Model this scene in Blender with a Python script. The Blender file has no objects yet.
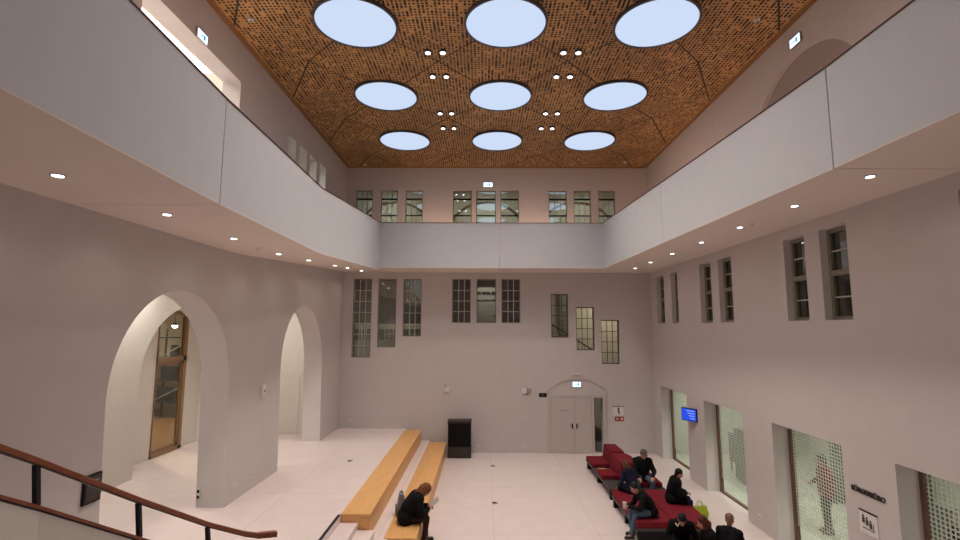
import bpy, bmesh, math, random
from mathutils import Vector, Matrix, Euler
random.seed(4)
S = bpy.context.scene
C = S.collection
PI = math.pi
ORD = ['first', 'second', 'third', 'fourth', 'fifth', 'sixth', 'seventh', 'eighth', 'ninth', 'tenth']

# ------------------------------------------------------------------ measures (metres, camera above the origin)
XL, XR, YB, YF = -5.62, 6.68, 19.61, -3.5      # left, right, back, front walls
ZP, ZC = 0.89, 11.36                            # raised left floor, ceiling
CH = 4.8

# ------------------------------------------------------------------ materials
def nt(m):
    m.use_nodes = True
    return m.node_tree
def pbr(name, col, rough=.6, metal=0, spec=.5, noise=0, nscale=8, bump=0, bscale=60, emit=None, estr=0):
    m = bpy.data.materials.new(name)
    t = nt(m); b = t.nodes['Principled BSDF']
    b.inputs['Base Color'].default_value = (*col, 1)
    b.inputs['Roughness'].default_value = rough
    b.inputs['Metallic'].default_value = metal
    b.inputs['Specular IOR Level'].default_value = spec
    if emit:
        b.inputs['Emission Color'].default_value = (*emit, 1)
        b.inputs['Emission Strength'].default_value = estr
    if noise:
        g = t.nodes.new('ShaderNodeNewGeometry')
        n = t.nodes.new('ShaderNodeTexNoise'); n.inputs['Scale'].default_value = nscale; n.inputs['Detail'].default_value = 5
        t.links.new(g.outputs['Position'], n.inputs['Vector'])
        r = t.nodes.new('ShaderNodeMapRange')
        r.inputs['From Min'].default_value = .3; r.inputs['From Max'].default_value = .7
        r.inputs['To Min'].default_value = 1 - noise; r.inputs['To Max'].default_value = 1 + noise
        t.links.new(n.outputs['Fac'], r.inputs['Value'])
        mx = t.nodes.new('ShaderNodeVectorMath'); mx.operation = 'SCALE'
        mx.inputs[0].default_value = col
        t.links.new(r.outputs['Result'], mx.inputs['Scale'])
        t.links.new(mx.outputs['Vector'], b.inputs['Base Color'])
    if bump:
        g = t.nodes.new('ShaderNodeNewGeometry')
        n = t.nodes.new('ShaderNodeTexNoise'); n.inputs['Scale'].default_value = bscale; n.inputs['Detail'].default_value = 4
        t.links.new(g.outputs['Position'], n.inputs['Vector'])
        bp = t.nodes.new('ShaderNodeBump'); bp.inputs['Strength'].default_value = bump; bp.inputs['Distance'].default_value = .01
        t.links.new(n.outputs['Fac'], bp.inputs['Height'])
        t.links.new(bp.outputs['Normal'], b.inputs['Normal'])
    return m
def emis(name, col, s):
    m = bpy.data.materials.new(name); t = nt(m); t.nodes.clear()
    e = t.nodes.new('ShaderNodeEmission'); e.inputs['Color'].default_value = (*col, 1); e.inputs['Strength'].default_value = s
    o = t.nodes.new('ShaderNodeOutputMaterial'); t.links.new(e.outputs[0], o.inputs[0])
    return m
def M(t, op, a, b=None, c=None):
    n = t.nodes.new('ShaderNodeMath'); n.operation = op
    for i, v in enumerate((a, b, c)):
        if v is None: continue
        if isinstance(v, (int, float)): n.inputs[i].default_value = v
        else: t.links.new(v, n.inputs[i])
    return n.outputs[0]

def floor_mat():
    m = pbr('terrazzo', (.75, .655, .645), .38, noise=.035, nscale=2.2)
    t = m.node_tree; b = t.nodes['Principled BSDF']
    old = b.inputs['Base Color'].links[0].from_socket
    g = t.nodes.new('ShaderNodeNewGeometry'); sp = t.nodes.new('ShaderNodeSeparateXYZ')
    t.links.new(g.outputs['Position'], sp.inputs[0])
    # wide slabs with hair-thin joints, and fine speckle
    jx = M(t, 'LESS_THAN', M(t, 'ABSOLUTE', M(t, 'SUBTRACT', M(t, 'FRACT', M(t, 'DIVIDE', M(t, 'ADD', sp.outputs[0], 20.55), 2.45)), .5)), .0025)
    jy = M(t, 'LESS_THAN', M(t, 'ABSOLUTE', M(t, 'SUBTRACT', M(t, 'FRACT', M(t, 'DIVIDE', M(t, 'ADD', sp.outputs[1], 20.2), 3.4)), .5)), .002)
    j = M(t, 'MULTIPLY', M(t, 'MAXIMUM', jx, jy), .28)
    v = t.nodes.new('ShaderNodeTexNoise'); v.inputs['Scale'].default_value = 45; v.inputs['Detail'].default_value = 2
    t.links.new(g.outputs['Position'], v.inputs['Vector'])
    s = M(t, 'ADD', .94, M(t, 'MULTIPLY', v.outputs['Fac'], .12))
    k = M(t, 'MULTIPLY', s, M(t, 'SUBTRACT', 1, j))
    mx = t.nodes.new('ShaderNodeVectorMath'); mx.operation = 'SCALE'
    t.links.new(old, mx.inputs[0]); t.links.new(k, mx.inputs['Scale'])
    t.links.new(mx.outputs['Vector'], b.inputs['Base Color'])
    return m

def wood_mat(name, c1, c2, axis='Y', rough=.45, sc=1.0):
    m = pbr(name, c1, rough); t = m.node_tree; b = t.nodes['Principled BSDF']
    g = t.nodes.new('ShaderNodeNewGeometry')
    mp = t.nodes.new('ShaderNodeMapping'); s = {'X': (1.2, 22, 22), 'Y': (22, 1.2, 22), 'Z': (22, 22, 1.2)}[axis]
    mp.inputs['Scale'].default_value = [v * sc for v in s]
    n = t.nodes.new('ShaderNodeTexNoise'); n.inputs['Scale'].default_value = 1.3; n.inputs['Detail'].default_value = 6; n.inputs['Distortion'].default_value = .6
    r = t.nodes.new('ShaderNodeValToRGB')
    r.color_ramp.elements[0].position = .3; r.color_ramp.elements[0].color = (*c2, 1)
    r.color_ramp.elements[1].position = .72; r.color_ramp.elements[1].color = (*c1, 1)
    t.links.new(g.outputs['Position'], mp.inputs[0]); t.links.new(mp.outputs[0], n.inputs['Vector'])
    t.links.new(n.outputs['Fac'], r.inputs[0]); t.links.new(r.outputs[0], b.inputs['Base Color'])
    return m

DX0, DY0, DPX, DPY = .47, 9.95, 3.26, 3.37       # lattice of the round luminous discs
def ceiling_mat():
    m = pbr('perforated_wood', (.4, .2, .08), .5); t = m.node_tree; b = t.nodes['Principled BSDF']
    g = t.nodes.new('ShaderNodeNewGeometry'); sp = t.nodes.new('ShaderNodeSeparateXYZ')
    t.links.new(g.outputs['Position'], sp.inputs[0])
    X, Y = sp.outputs[0], sp.outputs[1]
    px_, py_ = .088, .088
    u = M(t, 'DIVIDE', X, px_); w = M(t, 'DIVIDE', Y, py_)
    cx = M(t, 'FLOOR', u); cy = M(t, 'FLOOR', w)
    cb = t.nodes.new('ShaderNodeCombineXYZ'); t.links.new(cx, cb.inputs[0]); t.links.new(cy, cb.inputs[1])
    wn = t.nodes.new('ShaderNodeTexWhiteNoise'); wn.noise_dimensions = '2D'; t.links.new(cb.outputs[0], wn.inputs['Vector'])
    r = wn.outputs['Value']
    fx = M(t, 'ABSOLUTE', M(t, 'SUBTRACT', M(t, 'FRACT', u), .5)); fy = M(t, 'ABSOLUTE', M(t, 'SUBTRACT', M(t, 'FRACT', w), .5))
    has = M(t, 'GREATER_THAN', r, .14)
    long_ = M(t, 'GREATER_THAN', r, .74)
    hy = M(t, 'ADD', .27, M(t, 'MULTIPLY', long_, .24))
    hole = M(t, 'MULTIPLY', has, M(t, 'MULTIPLY', M(t, 'LESS_THAN', fx, .29), M(t, 'LESS_THAN', fy, hy)))
    # panel joints run diagonally from disc to disc
    a = M(t, 'DIVIDE', M(t, 'SUBTRACT', X, DX0), DPX); c = M(t, 'DIVIDE', M(t, 'SUBTRACT', Y, DY0), DPY)
    da = M(t, 'ABSOLUTE', M(t, 'SUBTRACT', a, M(t, 'ROUND', a))); dc = M(t, 'ABSOLUTE', M(t, 'SUBTRACT', c, M(t, 'ROUND', c)))
    inner = M(t, 'LESS_THAN', M(t, 'ABSOLUTE', M(t, 'SUBTRACT', da, dc)), .0075)
    ox = M(t, 'SUBTRACT', M(t, 'ABSOLUTE', M(t, 'SUBTRACT', X, DX0)), 1.5 * DPX)       # beyond the outer discs the joints run on steeper
    ph = M(t, 'DIVIDE', M(t, 'SUBTRACT', Y, M(t, 'ADD', DY0 + DPY / 2, M(t, 'MULTIPLY', ox, 1.65))), DPY)
    outer = M(t, 'LESS_THAN', M(t, 'ABSOLUTE', M(t, 'SUBTRACT', ph, M(t, 'ROUND', ph))), .011)
    sel = M(t, 'GREATER_THAN', ox, 0)
    seam = M(t, 'ADD', M(t, 'MULTIPLY', outer, sel), M(t, 'MULTIPLY', inner, M(t, 'SUBTRACT', 1, sel)))
    dark = M(t, 'MAXIMUM', hole, seam)
    # plain unperforated border along the walls
    ins = M(t, 'MULTIPLY', M(t, 'MULTIPLY', M(t, 'GREATER_THAN', X, XL + .13), M(t, 'LESS_THAN', X, XR - .13)), M(t, 'LESS_THAN', Y, YB - .13))
    dark = M(t, 'MULTIPLY', dark, ins)
    n = t.nodes.new('ShaderNodeTexNoise'); n.inputs['Scale'].default_value = 1.1; n.inputs['Detail'].default_value = 4
    t.links.new(g.outputs['Position'], n.inputs['Vector'])
    rp = t.nodes.new('ShaderNodeValToRGB')
    rp.color_ramp.elements[0].position = .35; rp.color_ramp.elements[0].color = (.42, .225, .085, 1)
    rp.color_ramp.elements[1].position = .65; rp.color_ramp.elements[1].color = (.60, .335, .130, 1)
    t.links.new(n.outputs['Fac'], rp.inputs[0])
    mix = t.nodes.new('ShaderNodeMix'); mix.data_type = 'RGBA'
    t.links.new(dark, mix.inputs['Factor']); t.links.new(rp.outputs[0], mix.inputs['A']); mix.inputs['B'].default_value = (.012, .007, .004, 1)
    t.links.new(mix.outputs['Result'], b.inputs['Base Color'])
    return m

def glass_mat(name, tint=(.8, .85, .82), gloss=.12, rough=.0):
    m = bpy.data.materials.new(name); t = nt(m); t.nodes.clear()
    tr = t.nodes.new('ShaderNodeBsdfTransparent'); tr.inputs[0].default_value = (*tint, 1)
    gl = t.nodes.new('ShaderNodeBsdfGlossy'); gl.inputs['Roughness'].default_value = rough; gl.inputs[0].default_value = (.95, .97, .95, 1)
    mx = t.nodes.new('ShaderNodeMixShader'); mx.inputs[0].default_value = gloss
    o = t.nodes.new('ShaderNodeOutputMaterial')
    t.links.new(tr.outputs[0], mx.inputs[1]); t.links.new(gl.outputs[0], mx.inputs[2]); t.links.new(mx.outputs[0], o.inputs[0])
    return m
def film_glass():
    # clear pane carrying a frosted film cut into a grid of small clear squares
    m = glass_mat('patterned_glass', (.86, .88, .84), .06); t = m.node_tree
    out = [n for n in t.nodes if n.type == 'OUTPUT_MATERIAL'][0]; base = out.inputs[0].links[0].from_socket
    g = t.nodes.new('ShaderNodeNewGeometry'); sp = t.nodes.new('ShaderNodeSeparateXYZ'); t.links.new(g.outputs['Position'], sp.inputs[0])
    fy = M(t, 'ABSOLUTE', M(t, 'SUBTRACT', M(t, 'FRACT', M(t, 'DIVIDE', sp.outputs[1], .078)), .5))
    fz = M(t, 'ABSOLUTE', M(t, 'SUBTRACT', M(t, 'FRACT', M(t, 'DIVIDE', sp.outputs[2], .072)), .5))
    clear = M(t, 'MULTIPLY', M(t, 'LESS_THAN', fy, .38), M(t, 'LESS_THAN', fz, .37))
    low = M(t, 'GREATER_THAN', sp.outputs[2], .42)            # the foot of the pane stays clear
    film = M(t, 'MULTIPLY', M(t, 'SUBTRACT', 1, clear), low)
    df = t.nodes.new('ShaderNodeBsdfDiffuse'); df.inputs[0].default_value = (.60, .60, .545, 1)
    tl = t.nodes.new('ShaderNodeBsdfTranslucent'); tl.inputs[0].default_value = (.66, .67, .60, 1)
    m1 = t.nodes.new('ShaderNodeMixShader'); m1.inputs[0].default_value = .5
    t.links.new(df.outputs[0], m1.inputs[1]); t.links.new(tl.outputs[0], m1.inputs[2])
    m2 = t.nodes.new('ShaderNodeMixShader')
    t.links.new(M(t, 'MULTIPLY', film, .60), m2.inputs[0]); t.links.new(base, m2.inputs[1]); t.links.new(m1.outputs[0], m2.inputs[2])
    t.links.new(m2.outputs[0], out.inputs[0])
    return m

PL = pbr('wall_plaster', (.57, .53, .525), .9, spec=.15, noise=.02, nscale=3, bump=.15, bscale=35)
PLU = PL
PAR = pbr('parapet_plaster', (.585, .60, .635), .85, spec=.15, noise=.015, nscale=3, bump=.12, bscale=40)
PALE = pbr('passage_plaster', (.72, .69, .64), .9, spec=.15, noise=.02, bump=.1, bscale=30)
FLOOR = floor_mat()
CEIL = ceiling_mat()
OAK = wood_mat('oak', (.76, .43, .17), (.64, .345, .125), 'Y')
OAKD = wood_mat('door_oak', (.32, .19, .10), (.25, .14, .07), 'Z')
RAILW = wood_mat('rail_wood', (.30, .085, .035), (.20, .052, .02), 'Y', .35)
CAPW = pbr('cap_wood', (.075, .028, .015), .5)
STEEL = pbr('dark_steel', (.012, .013, .02), .4, .3)
BLACK = pbr('black_lacquer', (.005, .005, .006), .4, spec=.2)
BROWNBLK = pbr('dark_stained_wood', (.028, .019, .015), .45)
RED = pbr('red_upholstery', (.165, .007, .017), .8, spec=.25, noise=.06, nscale=14, bump=.1, bscale=220)
TRAY = pbr('grey_black_board', (.052, .046, .044), .5)
WFRAME = pbr('window_frame_paint', (.22, .205, .155), .5)
WFRAMEB = pbr('window_bar_paint', (.46, .44, .39), .5)
DKFRAME = pbr('dark_window_bars', (.10, .082, .062), .5)
MAHOG = wood_mat('brown_frame_wood', (.16, .085, .058), (.11, .055, .036), 'Z')
GLASS = glass_mat('window_glass', (.72, .76, .72), .16)
GLASSU = glass_mat('gallery_window_glass', (.84, .88, .83), .22)
CLEAR = glass_mat('clear_glass', (.9, .93, .9), .06)
FILM = film_glass()
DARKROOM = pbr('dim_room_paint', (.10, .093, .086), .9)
WHITE = pbr('white_plastic', (.72, .70, .68), .5)
GREY = pbr('grey_plastic', (.34, .31, .29), .5)
GREYD = pbr('dark_grey_plastic', (.05, .05, .055), .5)
DOORP = pbr('door_paint', (.52, .475, .46), .7, spec=.2)
DISC = emis('luminous_disc', (.635, .745, .955), .98)
LAMP = emis('lamp_white', (.93, .95, 1.0), 6)
SIGNL = emis('sign_glow', (.62, .80, 1.0), 2.2)
SIGNP = pbr('sign_pictogram', (.02, .16, .3), .5, emit=(.12, .42, .75), estr=.7)
SCREEN = emis('blue_screen', (.03, .085, .85), .95)
SCREENT = emis('screen_text', (.35, .45, .98), .9)
CEILW = pbr('white_ceiling_paint', (.7, .68, .63), .9)
OFFW = pbr('office_paint', (.56, .565, .50), .9)
OFFF = pbr('office_floor', (.68, .68, .60), .5)
SKIN = pbr('skin', (.50, .255, .17), .55)

# ------------------------------------------------------------------ building helpers
class MB:
    def __init__(s): s.bm = bmesh.new()
    def box(s, x0, x1, y0, y1, z0, z1, mat=None):
        mm = Matrix.Translation(((x0 + x1) / 2, (y0 + y1) / 2, (z0 + z1) / 2)) @ Matrix.Diagonal((abs(x1 - x0), abs(y1 - y0), abs(z1 - z0), 1))
        bmesh.ops.create_cube(s.bm, size=1, matrix=(mat @ mm) if mat else mm); return s
    def cyl(s, p, q, r1, r2=None, seg=20, cap=True):
        p = Vector(p); q = Vector(q); d = q - p; r2 = r1 if r2 is None else r2
        mm = Matrix.Translation((p + q) / 2) @ d.to_track_quat('Z', 'Y').to_matrix().to_4x4()
        bmesh.ops.create_cone(s.bm, cap_ends=cap, segments=seg, radius1=r1, radius2=r2, depth=d.length, matrix=mm); return s
    def ball(s, p, r, sc=(1, 1, 1), rot=None, u=16, v=10):
        mm = Matrix.Translation(p) @ (rot.to_4x4() if rot else Matrix()) @ Matrix.Diagonal((*sc, 1))
        bmesh.ops.create_uvsphere(s.bm, u_segments=u, v_segments=v, radius=r, matrix=mm); return s
    def cap(s, p, q, r1, r2=None):
        r2 = r1 if r2 is None else r2
        s.ball(p, r1, u=14, v=8); s.ball(q, r2, u=14, v=8)
        if (Vector(p) - Vector(q)).length > 1e-4: s.cyl(p, q, r1, r2, 14)
        return s
    def loft(s, rings, close=True):
        vs = [[s.bm.verts.new(v) for v in r] for r in rings]; n = len(rings[0])
        for a, b in zip(vs, vs[1:]):
            for i in range(n): s.bm.faces.new((a[i], a[(i + 1) % n], b[(i + 1) % n], b[i]))
        if close: s.bm.faces.new(vs[0][::-1]); s.bm.faces.new(vs[-1])
        return s
    def prism(s, pts, vec):
        a = [s.bm.verts.new(p) for p in pts]; b = [s.bm.verts.new(Vector(p) + Vector(vec)) for p in pts]; n = len(pts)
        s.bm.faces.new(a[::-1]); s.bm.faces.new(b)
        for i in range(n): s.bm.faces.new((a[i], a[(i + 1) % n], b[(i + 1) % n], b[i]))
        return s
    def build(s, name, mat, parent=None, bevel=0, smooth=False, seg=2):
        bmesh.ops.recalc_face_normals(s.bm, faces=s.bm.faces)
        if bevel:
            es = [e for e in s.bm.edges if len(e.link_faces) == 2 and e.calc_face_angle(0) > .6]
            bmesh.ops.bevel(s.bm, geom=es, offset=bevel, segments=seg, profile=.5, affect='EDGES', clamp_overlap=True)
        me = bpy.data.meshes.new(name); s.bm.to_mesh(me); s.bm.free()
        me.materials.append(mat)
        if smooth:
            for p in me.polygons: p.use_smooth = True
        o = bpy.data.objects.new(name, me); C.objects.link(o)
        if parent: o.parent = parent
        return o
def tag(o, label=None, cat=None, group=None, kind=None):
    if label: o['label'] = label
    if cat: o['category'] = cat
    if group: o['group'] = group
    if kind: o['kind'] = kind
    return o
def thing(name, label, cat, loc=(0, 0, 0), rz=0, group=None, kind=None):
    o = bpy.data.objects.new(name, None); C.objects.link(o); o.empty_display_size = .2
    o.location = loc; o.rotation_euler = (0, 0, rz)
    return tag(o, label, cat, group, kind)
def struct(o, label, cat): return tag(o, label, cat, None, 'structure')
def copy_tree(o, parent=None):
    c = o.copy(); C.objects.link(c)
    if parent: c.parent = parent
    for ch in list(o.children): copy_tree(ch, c)
    return c

def wall_with_holes(name, outer, holes, thick, matrix, mat):
    cu = bpy.data.curves.new(name, 'CURVE'); cu.dimensions = '2D'; cu.fill_mode = 'BOTH'; cu.extrude = thick / 2
    for poly in [outer] + holes:
        sp = cu.splines.new('POLY'); sp.points.add(len(poly) - 1); sp.use_cyclic_u = True
        for p, q in zip(sp.points, poly): p.co = (q[0], q[1], 0, 1)
    tmp = bpy.data.objects.new('tmp', cu); C.objects.link(tmp)
    bpy.context.view_layer.update()
    me = bpy.data.meshes.new_from_object(tmp.evaluated_get(bpy.context.evaluated_depsgraph_get()))
    bpy.data.objects.remove(tmp); me.transform(matrix); me.name = name
    me.materials.clear(); me.materials.append(mat)
    o = bpy.data.objects.new(name, me); C.objects.link(o)
    return o
def MX(x): return Matrix(((0, 0, 1, x), (1, 0, 0, 0), (0, 1, 0, 0), (0, 0, 0, 1)))     # (u,v) -> (Y,Z) on the plane X = x
def MY(y): return Matrix(((1, 0, 0, 0), (0, 0, -1, y), (0, 1, 0, 0), (0, 0, 0, 1)))    # (u,v) -> (X,Z) on the plane Y = y
def rect(a, b, c, d): return [(a, c), (b, c), (b, d), (a, d)]
def arch(a, b, z0, zs, rise=None, n=40):
    r = (b - a) / 2; rise = r if rise is None else rise; c = (a + b) / 2
    return [(a, z0), (b, z0)] + [(c + r * math.cos(t), zs + rise * math.sin(t)) for t in [PI * i / n for i in range(n + 1)]]
def spot(name, parent, loc, power, size, blend, col, r=.05, world=False):
    l = bpy.data.lights.new(name, 'SPOT'); l.energy = power; l.spot_size = math.radians(size); l.spot_blend = blend; l.color = col; l.shadow_soft_size = r
    o = bpy.data.objects.new(name, l); C.objects.link(o); o.location = loc
    if parent: o.parent = parent
    return o
def area(name, parent, loc, power, sx, sy, col, rot=(0, 0, 0)):
    l = bpy.data.lights.new(name, 'AREA'); l.shape = 'RECTANGLE'; l.size = sx; l.size_y = sy; l.energy = power; l.color = col
    o = bpy.data.objects.new(name, l); C.objects.link(o); o.location = loc; o.rotation_euler = rot
    if parent: o.parent = parent
    return o

# ------------------------------------------------------------------ setting: floors
struct(MB().box(-2.0, 7.1, YF, YB, -.2, 0).build('floor', FLOOR), 'pale terrazzo main floor of the hall', 'floor')
struct(MB().box(-10.1, -2.97, YF, YB, .5, ZP).build('floor_platform', FLOOR), 'raised pale floor on the left running through the arches', 'floor')
struct(MB().box(-2.97, -2.05, 10.75, YB, 0, .45).build('floor_tier', FLOOR), 'pale middle tier between the two wooden benches', 'floor')
st = MB()
for i, (a, b, z) in enumerate(((-2.97, -2.60, .745), (-2.60, -2.25, .60), (-2.25, -1.97, .45), (-1.97, -1.66, .30), (-1.66, -1.37, .15))):
    st.box(a, b, 7.5, 10.75, -.05, z)
o = st.build('steps', FLOOR); struct(o, 'pale terrazzo steps leading down in front of the wooden benches', 'steps')
struct(MB().box(7.1, 12.6, 3, YB, -.2, -.002).build('floor_office', OFFF), 'pale floor of the lit office behind the glass', 'floor')

# ------------------------------------------------------------------ walls
def leaned(poly, k=.045): return [(u - k * (v - ZP), v) for u, v in poly]
arch1 = leaned(arch(7.57, 11.14, ZP - .005, 3.60, 1.86))
arch2 = leaned(arch(13.92, 17.41, ZP - .005, 3.60, 1.86))
ul = rect(7.45, 10.72, 7.6, 10.42)
ULW = [(13.55, 14.12), (14.38, 15.01), (15.28, 15.94), (16.25, 16.9)]
struct(wall_with_holes('wall_left', rect(YF, YB + .4, 0, 7.2), [arch1, arch2], .62, MX(XL - .31), PL), 'left plastered wall pierced by two tall arches', 'wall')
holes = [ul] + [rect(a, b, 9.0, 10.3 + .03 * i) for i, (a, b) in enumerate(ULW)]
struct(wall_with_holes('wall_left_upper', rect(YF, YB + .4, 7.2, ZC + .1), holes, .42, MX(XL - .21), PL), 'upper left plastered wall with a wide opening and narrow windows', 'wall')

# windows of the right wall: Y0, Y1, Z0, Z1
RW = [(18.13, 18.90), (16.86, 17.44), (14.36, 15.12), (13.16, 13.91), (10.12, 10.83), (8.93, 9.66), (6.03, 6.77)]
RO = [(16.50, 18.88), (13.0, 15.25), (9.50, 11.72), (5.9, 8.30)]
holes = [rect(a, b, 4.97, 6.75) for a, b in RW] + [rect(a, b, -.01, 2.64) for a, b in RO] + [arch(8.02, 11.78, 8.0, 8.78, 1.86)]
struct(wall_with_holes('wall_right', rect(YF, YB + .4, -.2, ZC + .1), holes, .42, MX(XR + .21), PL), 'right plastered wall with paired windows above tall glazed openings', 'wall')
struct(MB().box(XR + .10, XR + .40, 7.9, 11.9, 7.8, 10.8).build('wall_niche', pbr('niche_shade_plaster', (.36, .30, .285), .9)), 'shade-toned back of the blind arch recess on the right gallery', 'wall')  # shade of the recess put into a darker plaster colour

BW = [(-5.23, -4.47, 3.60, 6.74, 'l'), (-4.22, -3.48, 4.0, 6.74, 'p'), (-3.21, -2.47, 4.44, 6.74, 'l'),
      (-1.25, -.50, 4.98, 6.74, 'l'), (-.27, .51, 4.98, 6.74, 'p'), (.73, 1.48, 4.98, 6.74, 'l'),
      (2.70, 3.39, 4.42, 6.15, 'd'), (3.69, 4.42, 3.92, 5.63, 'd'), (4.68, 5.40, 3.39, 5.12, 'd')]
UW = [(-5.25, -4.55), (-4.22, -3.52), (-3.21, -2.49), (-1.26, -.48), (-.31, .51), (.69, 1.45), (2.66, 3.42), (3.69, 4.40), (4.69, 5.39)]
holes = [rect(a, b, c, d) for a, b, c, d, k in BW] + [rect(a, b, 7.7, 10.4) for a, b in UW]
holes.append(rect(4.33, 4.67, -.01, 2.10))
struct(wall_with_holes('wall_back', rect(XL - .6, XR + .4, -.2, ZC + .1), holes, .30, MY(YB + .15), PL), 'back plastered wall with groups of three windows and an arched doorway', 'wall')
struct(MB().box(XL - .6, XR + .4, YF - .3, YF, -.2, ZC + .1).build('wall_front', PL), 'plastered wall behind the viewer', 'wall')

# ------------------------------------------------------------------ ceiling
b = MB()
def cpt(x, y, z): return b.bm.verts.new((x, y, z))
FH = .10
xs = [XL] + [DX0 + DPX * (i / 2) for i in range(-3, 4)] + [XR]
ys = [YF] + [DY0 + DPY * (j / 2) for j in range(-7, 6)] + [YB]
def cz(x, y):
    if x in (XL, XR) or y in (YF, YB): return ZC
    i = round((x - DX0) / DPX * 2); j = round((y - DY0) / DPY * 2)
    return ZC + (FH if (i % 2 and j % 2) else (FH / 2 if (i % 2 or j % 2) else 0))
ys = [y for y in ys if YF <= y <= YB]
g = {(i, j): cpt(x, y, cz(x, y)) for i, x in enumerate(xs) for j, y in enumerate(ys)}
for i in range(len(xs) - 1):
    for j in range(len(ys) - 1):
        q = [g[i, j], g[i + 1, j], g[i + 1, j + 1], g[i, j + 1]]
        ii = round((xs[i] - DX0) / DPX * 2); jj = round((ys[j] - DY0) / DPY * 2)
        if (ii + jj) % 2 == 0: b.bm.faces.new((q[0], q[2], q[1])); b.bm.faces.new((q[0], q[3], q[2]))
        else: b.bm.faces.new((q[0], q[3], q[1])); b.bm.faces.new((q[1], q[3], q[2]))
struct(b.build('ceiling', CEIL), 'faceted ceiling of perforated brown wood panels', 'ceiling')
struct(MB().box(XL - .6, XR + .4, YF - .3, YB + .4, ZC + .25, ZC + .5).build('ceiling_roof', DARKROOM), 'roof slab above the wooden ceiling', 'ceiling')
t1 = MB(); t1.box(XL, XL + .11, YF, YB, ZC - .02, ZC + .02)
struct(t1.build('trim_1', wood_mat('border_wood', (.30, .15, .06), (.25, .12, .045), 'Y')), 'smooth wooden border of the ceiling on the left', 'trim')
struct(MB().box(XR - .11, XR, YF, YB, ZC - .02, ZC + .02).build('trim_2', bpy.data.materials['border_wood']), 'smooth wooden border of the ceiling on the right', 'trim')
struct(MB().box(XL + .11, XR - .11, YB - .10, YB, ZC - .02, ZC + .02).build('trim_3', bpy.data.materials['border_wood']), 'smooth wooden border of the ceiling at the back', 'trim')

# luminous discs (nine in view, six more over the viewer's end of the hall)
disc0 = None
rowsn = {0: 'nearest', 1: 'middle', 2: 'farthest'}
coln = {-1: 'left', 0: 'centre', 1: 'right'}
for j in range(-2, 3):
    for i in (-1, 0, 1):
        lab = ('round glowing ceiling disc, %s one of the %s row of three' % (coln[i], rowsn[j])) if j >= 0 else 'round glowing ceiling disc above the viewer, out of view'
        loc = (DX0 + DPX * i, DY0 + DPY * j, ZC)
        if disc0 is None:
            disc0 = thing('round_ceiling_light', lab, 'ceiling light', loc, 0, 'round glowing discs in the wooden ceiling')
            MB().cyl((0, 0, -.015), (0, 0, .02), .858, seg=72).build('diffuser', DISC, disc0)
            r = MB(); n = 72
            ring = []
            for k in range(n):
                a = 2 * PI * k / n; c_, s_ = math.cos(a), math.sin(a)
                ring.append([(.858 * c_, .858 * s_, -.035), (.905 * c_, .905 * s_, -.035), (.905 * c_, .905 * s_, .11), (.858 * c_, .858 * s_, .11)])
            r.loft(ring + [ring[0]], False).build('rim', pbr('disc_rim', (.10, .095, .12), .4, .3), disc0)
        else:
            c = copy_tree(disc0); c.location = loc; c['label'] = lab

# spotlights: four round each crossing of the panel joints
sp0 = None
SPP = 152
for cj, cy_ in enumerate((11.69, 15.07, 8.3, 4.95)):
    for ci, cx_ in enumerate((-1.175, 2.09)):
        for dyi, dy in enumerate((-.57, .57)):
            for dxi, dx in enumerate((-.18, .18)):
                lab = '%s lamp of the %s spotlight pair in the %s %s cluster of the ceiling' % (('left', 'right')[dxi], ('near', 'far')[dyi], ('left', 'right')[ci], ('near', 'far')[cj] if cj < 2 else 'overhead')
                loc = (cx_ + dx, cy_ + dy, ZC + .055)
                if sp0 is None:
                    sp0 = thing('ceiling_spotlight', lab, 'ceiling spotlight', loc, 0, 'small spotlights in the wooden ceiling')
                    MB().cyl((0, 0, -.045), (0, 0, .06), .085, .085, 20).build('housing', bpy.data.materials['disc_rim'], sp0)
                    MB().cyl((0, 0, -.052), (0, 0, -.046), .062, seg=20).build('lens', LAMP, sp0)
                    dim = spot('lamp', sp0, (0, 0, -.1), SPP, 125, 1.0, (1, .88, .77), .22).data.copy(); dim.energy = SPP * .38
                else:
                    c = copy_tree(sp0); c.location = loc; c['label'] = lab
                    if cj == 3:
                        for q in c.children:
                            if q.type == 'LIGHT': q.data = dim

# ------------------------------------------------------------------ galleries: soffit slabs and parapets
def zs_left(y): return 6.45 if y <= 10.2 else (6.45 + .055 * (y - 10.2) ** 2 / 2.0 * .5 if y < 11.2 else 6.464 + .0665 * (y - 11.2) - .0)
def zt_left(y): return 7.95 if y < 10.6 else 7.95 + .1045 * max(0, y - 10.9) if y > 10.9 else 7.95
def xl(y): return -3.59 - max(0, y - 6.5) * .0242 + max(0, 6.5 - y) * .063
def xr(y): return 4.84 - max(0, y - 6.6) * .0296
def zt_right(y): return 8.47 if y < 7 else 8.47 + (y - 7) * .0225
def gallery(name, label, ys_, X0, xin, zb, sgn):
    m = MB()
    e = lambda y: xin(y) - sgn * .155
    m.loft([[(X0, y, zb(y)), (xin(y), y, zb(y)), (xin(y), y, zb(y) + .012), (e(y), y, zb(y) + .012), (e(y), y, zb(y) + .4), (X0, y, zb(y) + .4)] for y in ys_])
    struct(m.build(name, PAR2), label, 'gallery')
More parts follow.
